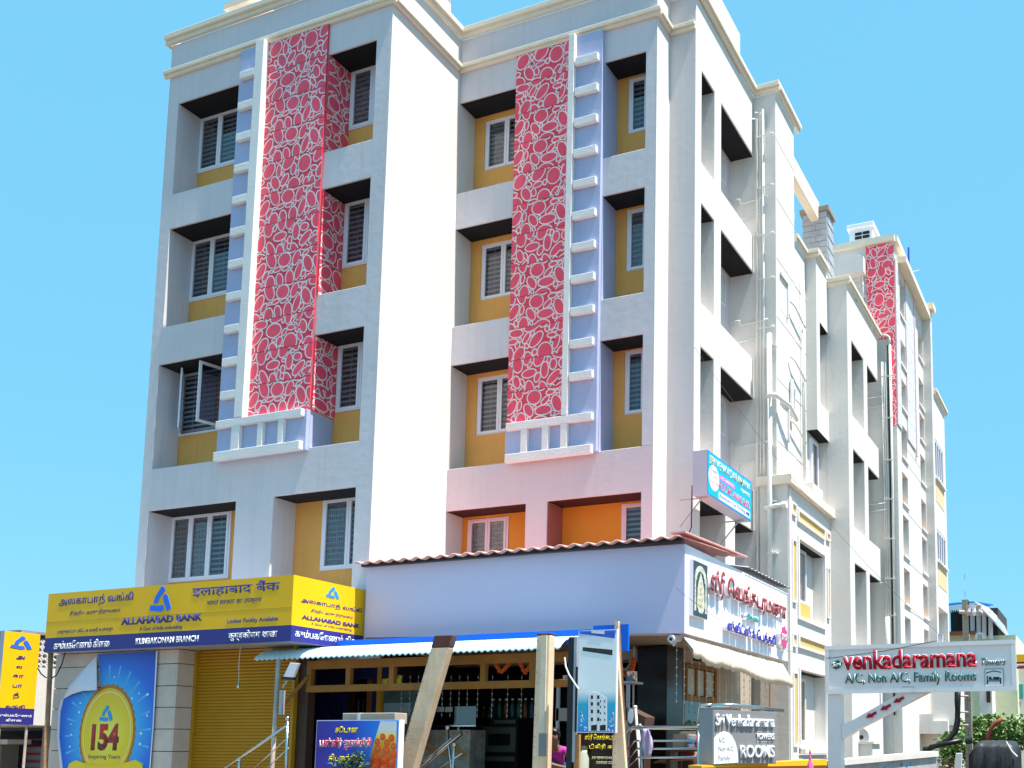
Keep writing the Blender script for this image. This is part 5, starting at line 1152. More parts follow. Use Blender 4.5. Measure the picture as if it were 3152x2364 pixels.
# CCTV camera, cloth awning, string lights
cv = thing('cctv_camera', 'white bullet camera hanging under the corner of the shop sign', 'camera', ony(GD(1190,400), 15.0)); q = lambda a, c: ony(GD(a, c), 14.9)
B().tube([q(1178,378), q(1178,378)+Vector((.03,.26,.04))], .062, seg=14).out('housing', LETW, cv, smooth=False); B().tube([q(1178,378)-Vector((.001,.008,.001)), q(1178,378)+Vector((0,.003,0))], .028, seg=12).out('lens', BLACK, cv); B().box(q(1165,0).x, q(1200,0).x, 14.95, 15.05, q(0,465).z, q(0,425).z).out('junction_box', LETW, cv); B().tube([q(1180,440)+Vector((0,.1,0)), q(1200,350)+Vector((0,.15,0))], .02).out('arm', LETW, cv)
ca = thing('cloth_awning', 'faded cream cloth awning with scalloped edge below the lettered sign side', 'awning', (XS, 17, 1.7))
AWM = paint('faded_canvas', (.72,.58,.44), .9, .15, 2.5, .2, 20, stain=.35, stain_col=(.45,.28,.16))
def awn(y0, y1, x_in, x_out, z_in, z_out0, z_out1, n):
    b = B(); top = []; bot = []; fr_ = []
    for i in range(n+1):
        t = i/n; y = y0+(y1-y0)*t; zo = z_out0+(z_out1-z_out0)*t+.03*math.sin(t*9)
        top.append(b.bm.verts.new((x_in, y, z_in))); bot.append(b.bm.verts.new((x_out+.02*math.sin(t*14), y, zo))); fr_.append(b.bm.verts.new((x_out+.03*math.sin(t*14), y, zo-.13-.035*abs(math.sin(i*math.pi/4)))))
    for i in range(n): b.bm.faces.new((top[i], top[i+1], bot[i+1], bot[i])); b.bm.faces.new((bot[i], bot[i+1], fr_[i+1], fr_[i]))
    o = b.out('cloth', AWM, ca, smooth=True); md = o.modifiers.new('s','SOLIDIFY'); md.thickness = .006
awn(14.97, 16.6, XS-.06, XS+.14, 1.84, 1.60, 1.52, 24); awn(16.62, 20.3, XS-.06, XS+.16, 1.84, 1.52, 1.42, 56)
for y in (15.0, 16.6, 18.4, 20.2): B().tube([(XS-.05, y, 1.83), (XS+.15, y, 1.5)], .012, seg=6).out('strut', BACK, ca)
BEAD = paint('light_bead', (.75,.72,.62), .3)
for k in range(16):
    y = 15.2+k*.33; st_ = thing('string_light', 'drop string of tiny lamps under the cloth awning, %s from the corner' % ('first','second','third','fourth','fifth','sixth','seventh','eighth','ninth','tenth','eleventh','twelfth','thirteenth','fourteenth','fifteenth','sixteenth')[k], 'string light', (XS-.25, y, 1.6), 'string lights under the cloth awning')
    b = B(); b.tube([(XS-.25,y,1.8),(XS-.25,y,.75)], .0025, seg=4)
    for i in range(7): b.ball((XS-.25, y, .78+i*.14), .013, sc=(1,1,1.5), sub=1)
    b.out('lamps', BEAD, st_)['kind'] = 'stuff'

# ================================================================== HOTEL SIGNS ON THE STREET SIDE
# projecting blue room sign
xv = -6.85; fv_ = side(xv)
hs = thing('room_sign', 'tilted cyan light box sign advertising rooms, bracketed to the street wall', 'sign', (xv-.2, 19.4, 5.1))
c_tl, c_tr, c_br, c_bl = S3(232,655), S3(603,940), S3(572,1253), S3(195,1012)
A_, B_, C_, D_ = onx(c_tl, xv), onx(c_tr, xv), onx(c_br, xv), onx(c_bl, xv)
ut0, ut1 = (A_.y+D_.y)/2, (B_.y+C_.y)/2; zt0, zt1, zb0, zb1 = A_.z, B_.z, D_.z, C_.z
ztop, zbot = (zt0+zt1)/2, (zb0+zb1)/2
B().box(xv-.30, xv, ut0, ut1, zbot, ztop).out('light_box', paint('sign_side_grey', (.55,.50,.56), .5), hs)
CYAN = paint('cyan_acrylic', (.0,.46,.70), .4); CYB = paint('sign_edge_blue', (.03,.16,.62), .4)
B().f(fv_, ut0, ut1, -.004, -.001, zbot, ztop).out('edge_print', CYB, hs); B().f(fv_, ut0+.025, ut1-.025, -.006, -.0042, zbot+.02, ztop-.02).out('cyan_face', CYAN, hs)
U_ = lambda f: ut0+(ut1-ut0)*f; Z_ = lambda f: zbot+(ztop-zbot)*f
IVO = paint('letter_ivory', (.80,.76,.52), .5); MGT = paint('letter_magenta', (.72,.02,.16), .5); DBL = paint('letter_dark_blue', (.03,.03,.25), .5)
text(hs, 'SRI VENKADARAMANA', fv_, U_(.04), U_(.97), Z_(.72), Z_(.92), IVO, d=-.008, ext=.002, bold=.01)
text(hs, 'TOWERS', fv_, U_(.73), U_(.95), Z_(.57), Z_(.66), IVO, d=-.0065, ext=.002, bold=.03)
disc(hs, 'white_oval', fv_, (U_(.13), Z_(.45)), (ut1-ut0)*.11, (ztop-zbot)*.29, -.0085, -.0062, LETW, 26)
for k, t in enumerate(('Double', 'Triple', 'Four Bed')): text(hs, t, fv_, U_(.06), U_(.06+.03*len(t)*.75), Z_(.58-.13*k), Z_(.645-.13*k), DBL if k == 0 else MGT, d=-.0088, ext=.001)
shape(hs, 'pink_pill', fv_, [(U_(.27+.30*t_+.02*math.cos(a)), Z_(.57+.055*math.sin(a))) for t_, a in [(1, -1.5+.5*i) for i in range(7)]+[(0, 1.57+.5*i) for i in range(7)]], -.0085, -.0062, paint('pill_pink', (.75,.20,.55), .5)); text(hs, 'AC - NON AC', fv_, U_(.28), U_(.56), Z_(.545), Z_(.595), LETW, d=-.0088, ext=.001, bold=.02)
text(hs, 'ROOMS AVAILABLE', fv_, U_(.25), U_(.95), Z_(.28), Z_(.46), LETW, d=-.0065, ext=.001, bold=.03, name='letter_outline'); text(hs, 'ROOMS AVAILABLE', fv_, U_(.25), U_(.95), Z_(.28), Z_(.46), MGT, d=-.008, ext=.002, bold=.0)
B().f(fv_, U_(.23), U_(.96), -.0082, -.0062, Z_(.05), Z_(.22)).out('white_strip', LETW, hs); text(hs, 'Basement Car Parking', fv_, U_(.25), U_(.84), Z_(.075), Z_(.195), DBL, d=-.0085, ext=.001)
shape(hs, 'arrow', fv_, [(U_(.86),Z_(.11)),(U_(.90),Z_(.11)),(U_(.90),Z_(.07)),(U_(.95),Z_(.135)),(U_(.90),Z_(.20)),(U_(.90),Z_(.16)),(U_(.86),Z_(.16))], -.0095, -.0083, DBL)
for y in (ut0+.15, ut1-.3): B().tube([(-7.47, y, zbot-.55), (xv-.15, y, zbot-.01)], .015, seg=6).tube([(-7.47, y, zbot-.03), (xv-.05, y, zbot-.03)], .015, seg=6).out('bracket', BACK, hs)
B().tube([(xv-.32, ut0+.03, zbot+.2), (xv-.34, ut0+.05, zbot-.6), (-7.4, ut0+.05, 3.7)], .012, seg=6).out('supply_cable', BLACK, hs)

# big white hotel sign on its post with the red arrows
yw = 17.0; fw = front(yw)
ts = thing('hotel_sign', 'long white hotel signboard with red and green lettering, on a post with arrow strut', 'sign', (-4.45, yw, GZ))
u0, u1, z0, z1 = -4.56, -1.42, .99, 1.78
CLAD = paint('white_cladding', (.92,.84,.83), .4, .02, 1)
B().box(u0, u1, yw, yw+.28, z0, z1).out('sign_box', CLAD, ts, bevel=.006)
for (a, c, d_, e_) in ((u0-.02, u1+.02, z1-.06, z1+.01), (u0-.02, u1+.02, z0-.03, z0+.05)): B().f(fw, a, c, -.035, -.001, d_, e_).out('frame_rail', CLAD, ts)
for a in (u0-.02, u1-.05): B().f(fw, a, a+.07, -.034, -.0012, z0+.051, z1-.061).out('frame_stile', CLAD, ts)
for f_ in (.725,): B().f(fw, u0+(u1-u0)*f_, u0+(u1-u0)*f_+.004, -.002, -.0005, z0+.06, z1-.07).out('seam', BACK, ts)
CRIM = paint('letter_crimson_deep', (.42,.008,.03), .6, spec=.2); GRN = paint('letter_deep_green', (.0,.12,.10), .4)
def sg3(body, p0, p1, mat, bold=.03, halo=.06, shear=0, st=.035):
    r = rectpx('y', yw, p0, p1); text(ts, body, fw, *r, LETW, d=-.001, ext=st-.004, bold=halo, shear=shear, name='letter_backing'); text(ts, body, fw, *r, mat, d=-st+.002, ext=.006, bold=bold, shear=shear)
sg3('venkadaramana', GF(305,500), GF(1640,655), CRIM, .03, .05)
sg3('A/C, Non A/C, Family Rooms', GF(330,720), GF(1635,825), GRN, .012, .035)
sg3('Towers', GF(1680,570), GF(1925,638), GRN, .0, .04, .35)
qs = lambda a, c: (lambda v: (v.x, v.z))(ony(GF(a, c), yw))
shape(ts, 'green_leaf', fw, [qs(195,625),qs(225,605),qs(262,588),qs(280,605),qs(300,620),qs(285,655),qs(240,680),qs(215,668),qs(200,650)], -.03, -.001, GRN); r = rectpx('y', yw, GF(205,610), GF(288,652)); text(ts, 'Sri', fw, *r, LETW, d=-.031, ext=.004, bold=.02)
shape(ts, 'bed_plate', fw, [qs(1715,675),qs(1898,673),qs(1902,845),qs(1718,850)], -.02, -.001, BLACK); shape(ts, 'bed_plate_face', fw, [qs(1720,680),qs(1894,678),qs(1897,840),qs(1722,845)], -.023, -.0205, LETW)
for pl in ([(1728,712),(1802,690),(1880,705),(1880,714),(1802,700),(1728,722)], [(1736,745),(1748,745),(1748,790),(1866,790),(1866,762),(1880,762),(1880,825),(1866,825),(1866,800),(1750,800),(1750,828),(1736,828)], [(1800,755),(1862,755),(1862,785),(1800,785)], [(1756,755),(1780,752),(1782,770),(1796,772),(1796,784),(1756,784)]):
    shape(ts, 'bed_symbol', fw, [qs(*p) for p in pl], -.026, -.0232, BLACK)
r = rectpx('y', yw, GF(898,848), GF(1015,862)); text(ts, '9842 93400 93889', fw, *r, BACK, d=-.001, ext=.001)
# post and strut
p0x, p1x = ony(GF(150,1300), yw).x, ony(GF(282,1300), yw).x
B().box(p0x, p1x, yw+.02, yw+.27, GZ+.1, z0-.031).out('post', CLAD, ts, bevel=.006)
stp = [qs(285,1235),qs(385,1190),qs(790,960),qs(890,900),qs(1165,898),qs(860,1055),qs(440,1280),qs(312,1368),qs(285,1368)]
shape(ts, 'diagonal_strut', fw, stp, .03, .26, CLAD)
for (a, c) in ((905,945),(775,1020),(632,1095)):
    pl = [(0,0),(5,32),(-38,48),(-18,62) ,(-100,70),(-62,18),(-50,32),(-15,5)]
    pl = [(0,0),(5,25),(-35,45),(-25,58),(-100,66),(-70,18),(-55,30),(-18,8)]
    shape(ts, 'red_arrow', fw, [qs(a+x, c+y) for x, y in pl], .0, .028, CRIM)
B().tube([ony(GF(145,572),16.9), ony(GF(700,500),16.85), ony(GF(1240,395),16.95)], .006, seg=5).out('stay_wire', BLACK, ts)
B().box(qs(1240,350)[0], qs(1285,350)[0], yw+.1, yw+.2, z1+.011, qs(1260,322)[1]).out('junction_box', BACK, ts)
# grey steel rooms sign
PLc = ony(GH(275,565), 12.6); PRc = ony(GH(1100,610), 13.6); e_ = Vector((PRc.x-PLc.x, PRc.y-PLc.y, 0)); LEN = e_.length; e_.normalize(); n_ = Vector((e_.y, -e_.x, 0))
if n_.x < 0: n_ = -n_
zt_s, zb_s = .525, -.20
frs = lambda u, d, z: (PLc.x+e_.x*u-n_.x*d, PLc.y+e_.y*u-n_.y*d, z)
rs = thing('rooms_sign', 'brushed steel rooms sign with raised white letters on the orange wall', 'sign', (PLc.x, PLc.y, GZ))
b = B(); TH = .30
b.poly([frs(0,0,zb_s), frs(LEN,0,zb_s), frs(LEN,0,zt_s), frs(0,0,zt_s)], -n_*TH); b.out('steel_box', paint('sign_zinc', (.26,.28,.31), .5, .08, 3), rs)
SSF = paint('brushed_face', (.24,.225,.225), .5, .06, 2)
shape(rs, 'steel_face', frs, [(.01,zb_s+.01),(LEN-.01,zb_s+.01),(LEN-.01,zt_s-.01),(.01,zt_s-.01)], -.004, -.001, SSF)
def UH(p):   # pixel -> (u, z) on the sign face
    d = ray(p); o0 = Vector((PLc.x, PLc.y, 0)); t = (o0.x*n_.x+o0.y*n_.y)/(d.x*n_.x+d.y*n_.y); q_ = d*t; return ((q_.x-PLc.x)*e_.x+(q_.y-PLc.y)*e_.y, q_.z)
def th(body, p0, p1, mat, st=.03, bold=.02, shear=0):
    a, c = UH(p0), UH(p1); u0_, u1_, z0_, z1_ = min(a[0],c[0]), max(a[0],c[0]), min(a[1],c[1]), max(a[1],c[1]); text(rs, body, frs, u0_, u1_, z0_, z1_, mat, d=-.0045, ext=st, bold=bold, shear=shear)
th('Sri Venkadaramana', GH(300,625), GH(1062,805), LETW, .03, .015)
th('TOWERS', GH(832,880), GH(1068,965), LETW, .02, .01); th('ROOMS', GH(622,1035), GH(1065,1205), LETW, .03, .015)
ar = [UH(GH(280,1290)), UH(GH(285,940))]+[UH(GH(285+315*(1-math.cos(t))/2*1.0, 940-0)) for t in ()]
arc = [UH(GH(a, c)) for a, c in ((282,1285),(284,950),(320,900),(370,868),(420,855),(470,868),(520,915),(560,990),(585,1080),(597,1180),(600,1265))]
shape(rs, 'white_arch', frs, arc, -.008, -.0045, LETW)
GRT = paint('letter_grey', (.12,.11,.11), .5)
th_ = lambda body, p0, p1: text(rs, body, frs, UH(p0)[0], UH(p1)[0], UH(p1)[1], UH(p0)[1], GRT, d=-.0085, ext=.001)
th_('A/C', GH(342,935), GH(424,1008)); th_('Non A/C', GH(342,1052), GH(534,1118)); th_('Family', GH(342,1175), GH(492,1258))
for c in (862, 990): 
    a = UH(GH(850,c)); k_ = UH(GH(1062,c)); shape(rs, 'rule_line', frs, [(a[0],a[1]-.003),(k_[0],a[1]-.003),(k_[0],a[1]+.003),(a[0],a[1]+.003)], -.006, -.0045, LETW)
B().tube([ony(GH(250,520),12.75), ony(GH(520,512),12.9), ony(GH(1190,582),13.75)], .03, seg=8).out('top_rail', STEEL, rs, smooth=True)
# orange barrier and grey parapet
ob = thing('orange_wall', 'low orange and yellow painted wall under the steel rooms sign', 'wall', (-4.5, 13.5, GZ))
o0, o1 = ony(GH(110,1302), 12.4), ony(GH(1755,1222), 15.0); zo = -.20
d_ = Vector((o1.x-o0.x, o1.y-o0.y, 0)); nn = Vector((d_.y, -d_.x, 0)).normalized(); nn = nn if nn.y < 0 else -nn
b = B(); P_ = [Vector((o0.x, o0.y, GZ)), Vector((o1.x, o1.y, GZ)), Vector((o1.x, o1.y, o1.z-.09)), Vector((o0.x, o0.y, o0.z-.03))]; b.poly(P_, -nn*.2); b.out('wall', paint('orange_wall_paint', (.80,.20,.01), .7, .06, 3), ob)
b = B(); P_ = [Vector((o0.x, o0.y, o0.z-.029))+nn*.02, Vector((o1.x, o1.y, o1.z-.089))+nn*.02, Vector((o1.x, o1.y, o1.z))+nn*.02, Vector((o0.x, o0.y, o0.z))+nn*.02]; b.poly(P_, -nn*.24); b.out('coping', paint('yellow_coping', (.82,.42,.01), .7, .06, 3), ob)
fgx = ony(GH(1548,1250), 13.6)
fg = thing('garland_offering', 'small pink and yellow flower offering on the orange wall', 'garland', (fgx.x, 13.6, -.15)); B().lathe((fgx.x, 13.6, -.25), [(.05,0),(.04,.05),(.02,.10),(.012,.2),(.018,.22)], 8).out('flower_stack', paint('offering_pink', (.7,.12,.35), .8, .4, 25), fg); B().lathe((fgx.x, 13.6, -.029), [(.012,0),(.015,.02),(.004,.04)], 8).out('bud', LY, fg)
gp = thing('grey_parapet', 'weathered grey parapet with peeling blue paint, right of the orange wall', 'wall', (-3.8, 18, GZ))
g0_, g1_ = ony(GF(110,1592), 17.2), ony(GF(1235,1492), 20.0)
GPM = paint('peeling_parapet', (.38,.37,.37), .9, .15, 4, .3, 20, stain=.5, stain_col=(.25,.23,.22)); dv = Vector((g1_.x-g0_.x, g1_.y-g0_.y, 0)); ng = Vector((dv.y, -dv.x, 0)).normalized(); ng = ng if ng.y < 0 else -ng
B().poly([Vector((g0_.x,g0_.y,GZ)), Vector((g1_.x,g1_.y,GZ)), g1_-Vector((0,0,.10)), g0_-Vector((0,0,.10))], -ng*.22).out('wall', GPM, gp)
B().poly([g0_-Vector((0,0,.099))+ng*.05, g1_-Vector((0,0,.099))+ng*.05, g1_+ng*.05, g0_+ng*.05], -ng*.34).out('coping', paint('pale_coping', (.66,.60,.55), .9, .08, 4), gp)
rnd = random.Random(8)
for k in range(16):
    t = rnd.uniform(.05,.75); c = g0_.lerp(g1_, t)-Vector((0,0,rnd.uniform(.16,.3))); s_ = rnd.uniform(.015,.05); ee = dv.normalized()
    B().poly([c+ng*.003-ee*s_-Vector((0,0,s_)), c+ng*.003+ee*s_*.8-Vector((0,0,s_*.6)), c+ng*.003+ee*s_*.7+Vector((0,0,s_)), c+ng*.003-ee*s_*.5+Vector((0,0,s_*.7))], -ng*.002).out('paint_flake', paint('flake_blue', (.10,.28,.62), .8) if k == 0 else MATS['flake_blue'], gp)

# ================================================================== RIGHT BACKGROUND
# far lower end of the hotel: hoods, vents, outdoor unit
yl = 31.0
def bx(p0, p1, y, dep): r = rectpx('y', y, p0, p1); return (r[0], r[1], y, y+dep, r[2], r[3])
cnx = thing('canopy_annex', 'low white annex with projecting hoods and louvre vent beyond the hotel', 'building', (-3.8, 33.5, GZ))
yn = 32.0; q = lambda a, c: ony(GF(a, c), yn)
B().box(q(540,0).x, q(1265,0).x, yn+.6, yn+5, GZ, q(0,1150).z).out('wall', PL, cnx)
B().box(q(715,0).x, q(925,0).x, yn, yn+.6, q(0,1320).z, q(0,1150).z).out('hood', PL, cnx); B().box(q(926,0).x, q(1168,0).x, yn+.15, yn+.6, q(0,1320).z, q(0,1130).z).out('hood', PL, cnx); B().box(q(1169,0).x, q(1400,0).x, yn+.1, yn+3, q(0,1240).z, q(0,890).z).out('upper_bay', PL, cnx)
B().box(q(1170,0).x, q(1325,0).x, yn-.1, yn+.6, q(0,1320).z, q(0,1200).z).out('hood', PL, cnx)
r = rectpx('y', yn+.59, GF(775,1325), GF(1000,1485)); w_ = B().box(r[0]-.06, r[1]+.06, yn+.56, yn+.599, r[2]-.06, r[3]+.06).out('window', CREAM, cnx); B().box(r[0], r[1], yn+.55, yn+.559, r[2], r[3]).out('pane', paint('brown_room', (.10,.06,.03), .3), w_)
r = rectpx('y', yn+.59, GF(1030,1325), GF(1170,1480)); lv = B().box(r[0]-.05, r[1]+.05, yn+.565, yn+.599, r[2]-.05, r[3]+.05).out('louvre_vent', CREAM, cnx)
for i in range(9): z = r[2]+(r[3]-r[2])*i/9; B().poly([(r[0], yn+.56, z), (r[1], yn+.56, z), (r[1], yn+.50, z+.09), (r[0], yn+.50, z+.09)], (0,.01,0)).out('blade', CREAM, lv)
acu = thing('outdoor_unit', 'white air conditioner outdoor unit on a ledge behind the hotel sign post', 'air conditioner', q(440,1420)); r = rectpx('y', 26.0, GF(390,1290), GF(500,1418)); B().box(r[0], r[1], 26.0, 26.5, r[2], r[3]).out('casing', LETW, acu, bevel=.02); disc(acu, 'fan_grille', front(26.0), ((r[0]+r[1])/2+.12, (r[2]+r[3])/2), .2, .24, -.02, -.001, BACK, 24); disc(acu, 'fan_hub', front(26.0), ((r[0]+r[1])/2+.12, (r[2]+r[3])/2), .06, .06, -.03, -.0201, BLACK, 12)
for i in range(7): z = r[2]+.1+i*(r[3]-r[2]-.2)/6; B().f(front(26.0), r[0]+.02, r[0]+.16, -.012, -.001, z, z+.03).out('vent_slot', BLACK, acu)
lg = thing('white_ledge', 'sunlit white ledge wall below the outdoor unit', 'wall', q(480,1500)); r = rectpx('y', 25.9, GF(382,1420), GF(598,1560)); B().box(r[0], r[1], 25.9, 26.8, GZ, r[3]).out('wall', PL, lg); B().box(r[0]-.05, r[1]+.05, 25.85, 26.85, r[3]+.001, r[3]+.06).out('coping', PL, lg)
# rooftop machine on the pink tower, dish, antenna
rm = thing('rooftop_cooler', 'white rooftop cooling unit with black louvres on the pink tower', 'cooler', (-6.9, 30.5, 15.72)); B().box(-7.21, -6.45, 30.2, 31.3, 15.72, 16.72).out('casing', LETW, rm, bevel=.02); B().box(-7.28, -6.40, 30.12, 31.38, 16.60, 16.74).out('top_hood', LETW, rm, bevel=.02)
for i in range(4):
    for j in range(2): B().box(-7.02+j*.25, -6.80+j*.25, 30.18, 30.199, 15.98+i*.13, 16.07+i*.13).out('louvre', BLACK, rm)
an = thing('antenna', 'thin blue mast antenna on the far roof edge', 'antenna', (-5.7, 32.6, 15.72)); B().tube([(-5.75,32.6,15.7),(-5.75,32.6,16.9)], .03).out('mast', paint('mast_blue', (.02,.05,.45), .5), an); B().tube([(-5.9,32.6,16.0),(-5.4,32.6,16.05)], .012).out('element', STEEL, an)
ds = thing('satellite_dish', 'small wire satellite dish on the roof in front of the pink tower', 'dish', (-6.75, 28.7, 12.6)); b = B(); cd_ = Vector((-6.72, 28.6, 13.5))
for rr_ in (.18, .34, .48): b.tube([cd_+Vector((rr_*math.cos(t), -.12*(rr_/.48)**2, rr_*math.sin(t))) for t in [2*math.pi*i/20 for i in range(21)]], .009, seg=5)
for t in [2*math.pi*i/8 for i in range(8)]: b.tube([cd_, cd_+Vector((.48*math.cos(t), -.12, .48*math.sin(t)))], .009, seg=5)
b.out('wire_reflector', BACK, ds); B().tube([cd_, Vector((-6.72,28.7,12.58))], .03).out('mount', STEEL, ds); B().ball(cd_+Vector((.25,-.5,-.25)), .09).out('feed_horn', BLACK, ds); B().tube([cd_, cd_+Vector((.25,-.5,-.25))], .012).out('feed_arm', BACK, ds)
# blue roofed house and its pale green wall
yb_ = 42.0; q = lambda a, c: ony(GF(a, c), yb_)
bh = thing('blue_roof_house', 'pale green house with blue sheet roof over a dark open upper floor', 'house', (q(1600,0).x, yb_, GZ))
GRW = paint('pale_green_wall', (.60,.63,.42), .85, .12, 1, .1, 9, stain=.35, stain_col=(.45,.46,.36))
B().box(q(1240,0).x, q(1640,0).x, yb_, yb_+8, GZ, q(0,380).z).out('wall', GRW, bh); B().box(q(1641,0).x, q(1985,0).x, yb_+1.2, yb_+8, GZ, q(0,380).z).out('wall', GRW, bh)
B().box(q(1640,0).x-.02, q(1760,0).x, yb_-.02, yb_+1.2, q(0,1180).z, q(0,800).z).out('white_return', PL, bh); B().box(q(1660,0).x, q(1990,0).x, yb_-.6, yb_+1.3, q(0,1235).z, q(0,1195).z).out('ledge', CONC, bh)
r = rectpx('y', yb_+.5, GF(1722,905), GF(1742,1030)); B().box(q(1705,0).x, q(1745,0).x, yb_-.05, yb_-.021, q(0,1030).z, q(0,905).z).out('door', DWOOD, bh)
B().box(q(1300,0).x, q(1790,0).x, yb_+2, yb_+6, q(0,380).z, q(0,90).z).out('dark_upper_floor', ROOM, bh)
for a in (1585, 1645, 1700, 1765): B().tube([q(a,370)+Vector((0,.3,0)), q(a-2,90)+Vector((0,.3,0))], .09, seg=8).out('column', LETW, bh)
B().poly([q(1290,85)+Vector((0,-1,0)), q(1640,50)+Vector((0,-1,0)), q(1720,22)+Vector((0,3,.3)), q(1290,50)+Vector((0,3,.5))], (0,0,.06)).out('blue_roof', SHEETB, bh)
B().poly([q(1640,52)+Vector((0,-1,0)), q(1850,260)+Vector((0,-1,0)), q(1850,262)+Vector((0,5,0)), q(1722,24)+Vector((0,5,.3))], (0,0,.08)).out('grey_roof_slope', BACK, bh)
b = B()
for i in range(14):
    a = 1370+i*20; c0 = q(a, 80-(a-1370)*.11)+Vector((0,-1.05,0)); c1 = q(a+20, 80-(a-1350)*.11)+Vector((0,-1.05,0)); b.poly([c0, c1, c1-Vector((0,0,.18)), (c0+c1)/2-Vector((0,0,.30)), c0-Vector((0,0,.18))], (0,.03,0))
b.out('scalloped_valance', SHEET, bh)['kind'] = 'stuff'
B().tube([q(1640,392)+Vector((0,-.5,0)), q(1650,340)+Vector((0,-.5,0)), q(1675,325)+Vector((0,-.5,0)), q(1705,340)+Vector((0,-.5,0)), q(1715,390)+Vector((0,-.5,0))], .05).out('hoop', LETW, bh)
B().box(q(1300,0).x, q(1625,0).x, yb_-.3, yb_, q(0,395).z, q(0,365).z).out('red_ledge', paint('brick_ledge', (.35,.10,.05), .8), bh)
wh_ = thing('white_house', 'sunlit white house edge with teal shutter at the right margin', 'house', (q(2100,0).x, 44, GZ)); yh2 = 44.0; q2 = lambda a, c: ony(GF(a, c), yh2)
B().poly([Vector((q2(1985,0).x, yh2, GZ)), Vector((q2(2500,0).x, yh2, GZ)), Vector((q2(2500,0).x, yh2, q2(0,600).z)), q2(1985,680)], (0,6,0)).out('wall', PL, wh_); r = rectpx('y', yh2, GF(1988,828), GF(2096,968)); B().box(r[0], r[1], yh2-.06, yh2-.001, r[2], r[3]).out('shutter', paint('teal_shutter', (.06,.32,.32), .6), wh_); B().tube([q2(2020,1110)+Vector((0,-.1,0)), q2(2015,1000)+Vector((0,-.1,0)), q2(2050,980)+Vector((0,-.1,0)), q2(2065,1000)+Vector((0,-.1,0))], .04).out('pipe', BACK, wh_)
# right margin shop sign
ms = thing('margin_sign', 'yellow over red shop sign cut by the right picture edge', 'sign', q2(2060,660)); r = rectpx('y', 40.0, GF(2028,530), GF(2400,605)); B().box(r[0], r[1], 40.0, 40.15, r[2], r[3]).out('yellow_board', YEL, ms); r2 = rectpx('y', 40.0, GF(2028,606), GF(2400,662)); B().box(r2[0], r2[1], 40.0, 40.15, r2[2], r2[3]-.001).out('red_board', paint('sign_red', (.42,.02,.03), .5), ms); r3 = rectpx('y', 40.0, GF(2030,618), GF(2150,652)); text(ms, 'தையல்', front(40.0), *r3, LETW, d=-.002, ext=.004, bold=.02)
# concrete power pole, cables
yp = 24.0; q = lambda a, c: ony(GF(a, c), yp)
pl_ = thing('power_pole', 'slotted concrete power pole with insulators behind the hotel sign', 'pole', (q(1518,0).x, yp, GZ)); xa, xb = q(1486,0).x, q(1550,0).x
B().box(xa, xa+.07, yp, yp+.14, GZ, q(0,70).z).out('rail', CONC, pl_); B().box(xb-.07, xb, yp, yp+.14, GZ, q(0,70).z).out('rail', CONC, pl_)
for i in range(14): z = GZ+.2+i*.42; B().box(xa+.07, xb-.07, yp+.03, yp+.11, z, z+.13).out('web', CONC, pl_)
B().box(xa, xb, yp-.001, yp+.141, q(0,380).z, q(0,70).z+.02).out('pole_head', CONC, pl_)
B().tube([q(1465,112)-Vector((0,.1,0)), q(1700,122)-Vector((0,.1,0))], .05, seg=6).out('cross_arm', RUST, pl_)
for a in (1560, 1620, 1665): B().lathe(q(a,150)-Vector((0,.1,0)), [(.04,0),(.07,.08),(.05,.16),(.06,.24)], 8).out('insulator', LETW if a == 1620 else RUST, pl_)
for c in (945, 1105, 1232): B().tube([q(1438,c)-Vector((0,.08,0)), q(1555,c)-Vector((0,.08,0))], .025, seg=6).out('clamp_rod', RUST, pl_)
for k, off in enumerate((0, 22)):
    cb_ = thing('power_cable', ('thick black cable curving down left of the pole, outer one', 'thick black cable curving down left of the pole, inner one')[k], 'cable', q(1440+off,1300), 'black cables by the power pole')
    pts = [(1442+off,880),(1442+off,1000),(1440+off,1200),(1420+off,1290),(1370+off,1360),(1300+off,1410),(1160+off,1468)]
    B().tube([q(a, c)-Vector((0,.12+.05*k,0)) for a, c in pts], .05, seg=8).out('conductor', BLACK, cb_, smooth=True); B().tube([q(1160+off,1468)-Vector((0,.12+.05*k,0)), q(1110+off,1474)-Vector((0,.12+.05*k,0))], .06, seg=8).out('end_sleeve', BLACK, cb_)
B().tube([q(1180,1455)-Vector((0,.2,0)), q(1330,1420)-Vector((0,.2,0)), q(1500,1385)-Vector((0,.2,0))], .06, seg=8).out('branch_cable', BLACK, pl_, smooth=True)
# shrubs
bs_ = thing('shrub', 'leafy green shrub spilling over behind the black auto rickshaw', 'shrub', (q(1850,0).x, 27, GZ)); yq = 27.0; q = lambda a, c: ony(GF(a, c), yq)
for k, (a, c, sx, sz, n) in enumerate(((1720,1310,.9,.45,900),(1880,1290,1.0,.45,1000),(2040,1340,.9,.42,800),(1650,1360,.5,.3,400),(1960,1380,1.1,.32,700))): leaf_cloud('crown', q(a, c), (sx, .8, sz), n, .13, LEAF, bs_, 20+k)
for a in (1700, 1850, 2000): B().tube([(q(a,0).x, yq, GZ), q(a,1330)], .06, r2=.02).out('trunk', STEM, bs_)
b2_ = thing('shrub', 'small bright green bush low beside the power pole', 'shrub', (q(1420,0).x, 26, GZ)); leaf_cloud('crown', ony(GF(1420,1450), 26), (.5,.4,.4), 420, .14, paint('bright_leaf', (.13,.24,.04), .5, .4, 9), b2_, 31); leaf_cloud('crown', ony(GF(1400,1560), 26), (.4,.4,.4), 260, .14, MATS['bright_leaf'], b2_, 32); B().tube([(q(1420,0).x, 26, GZ), ony(GF(1420,1470), 26)], .04).out('trunk', STEM, b2_)
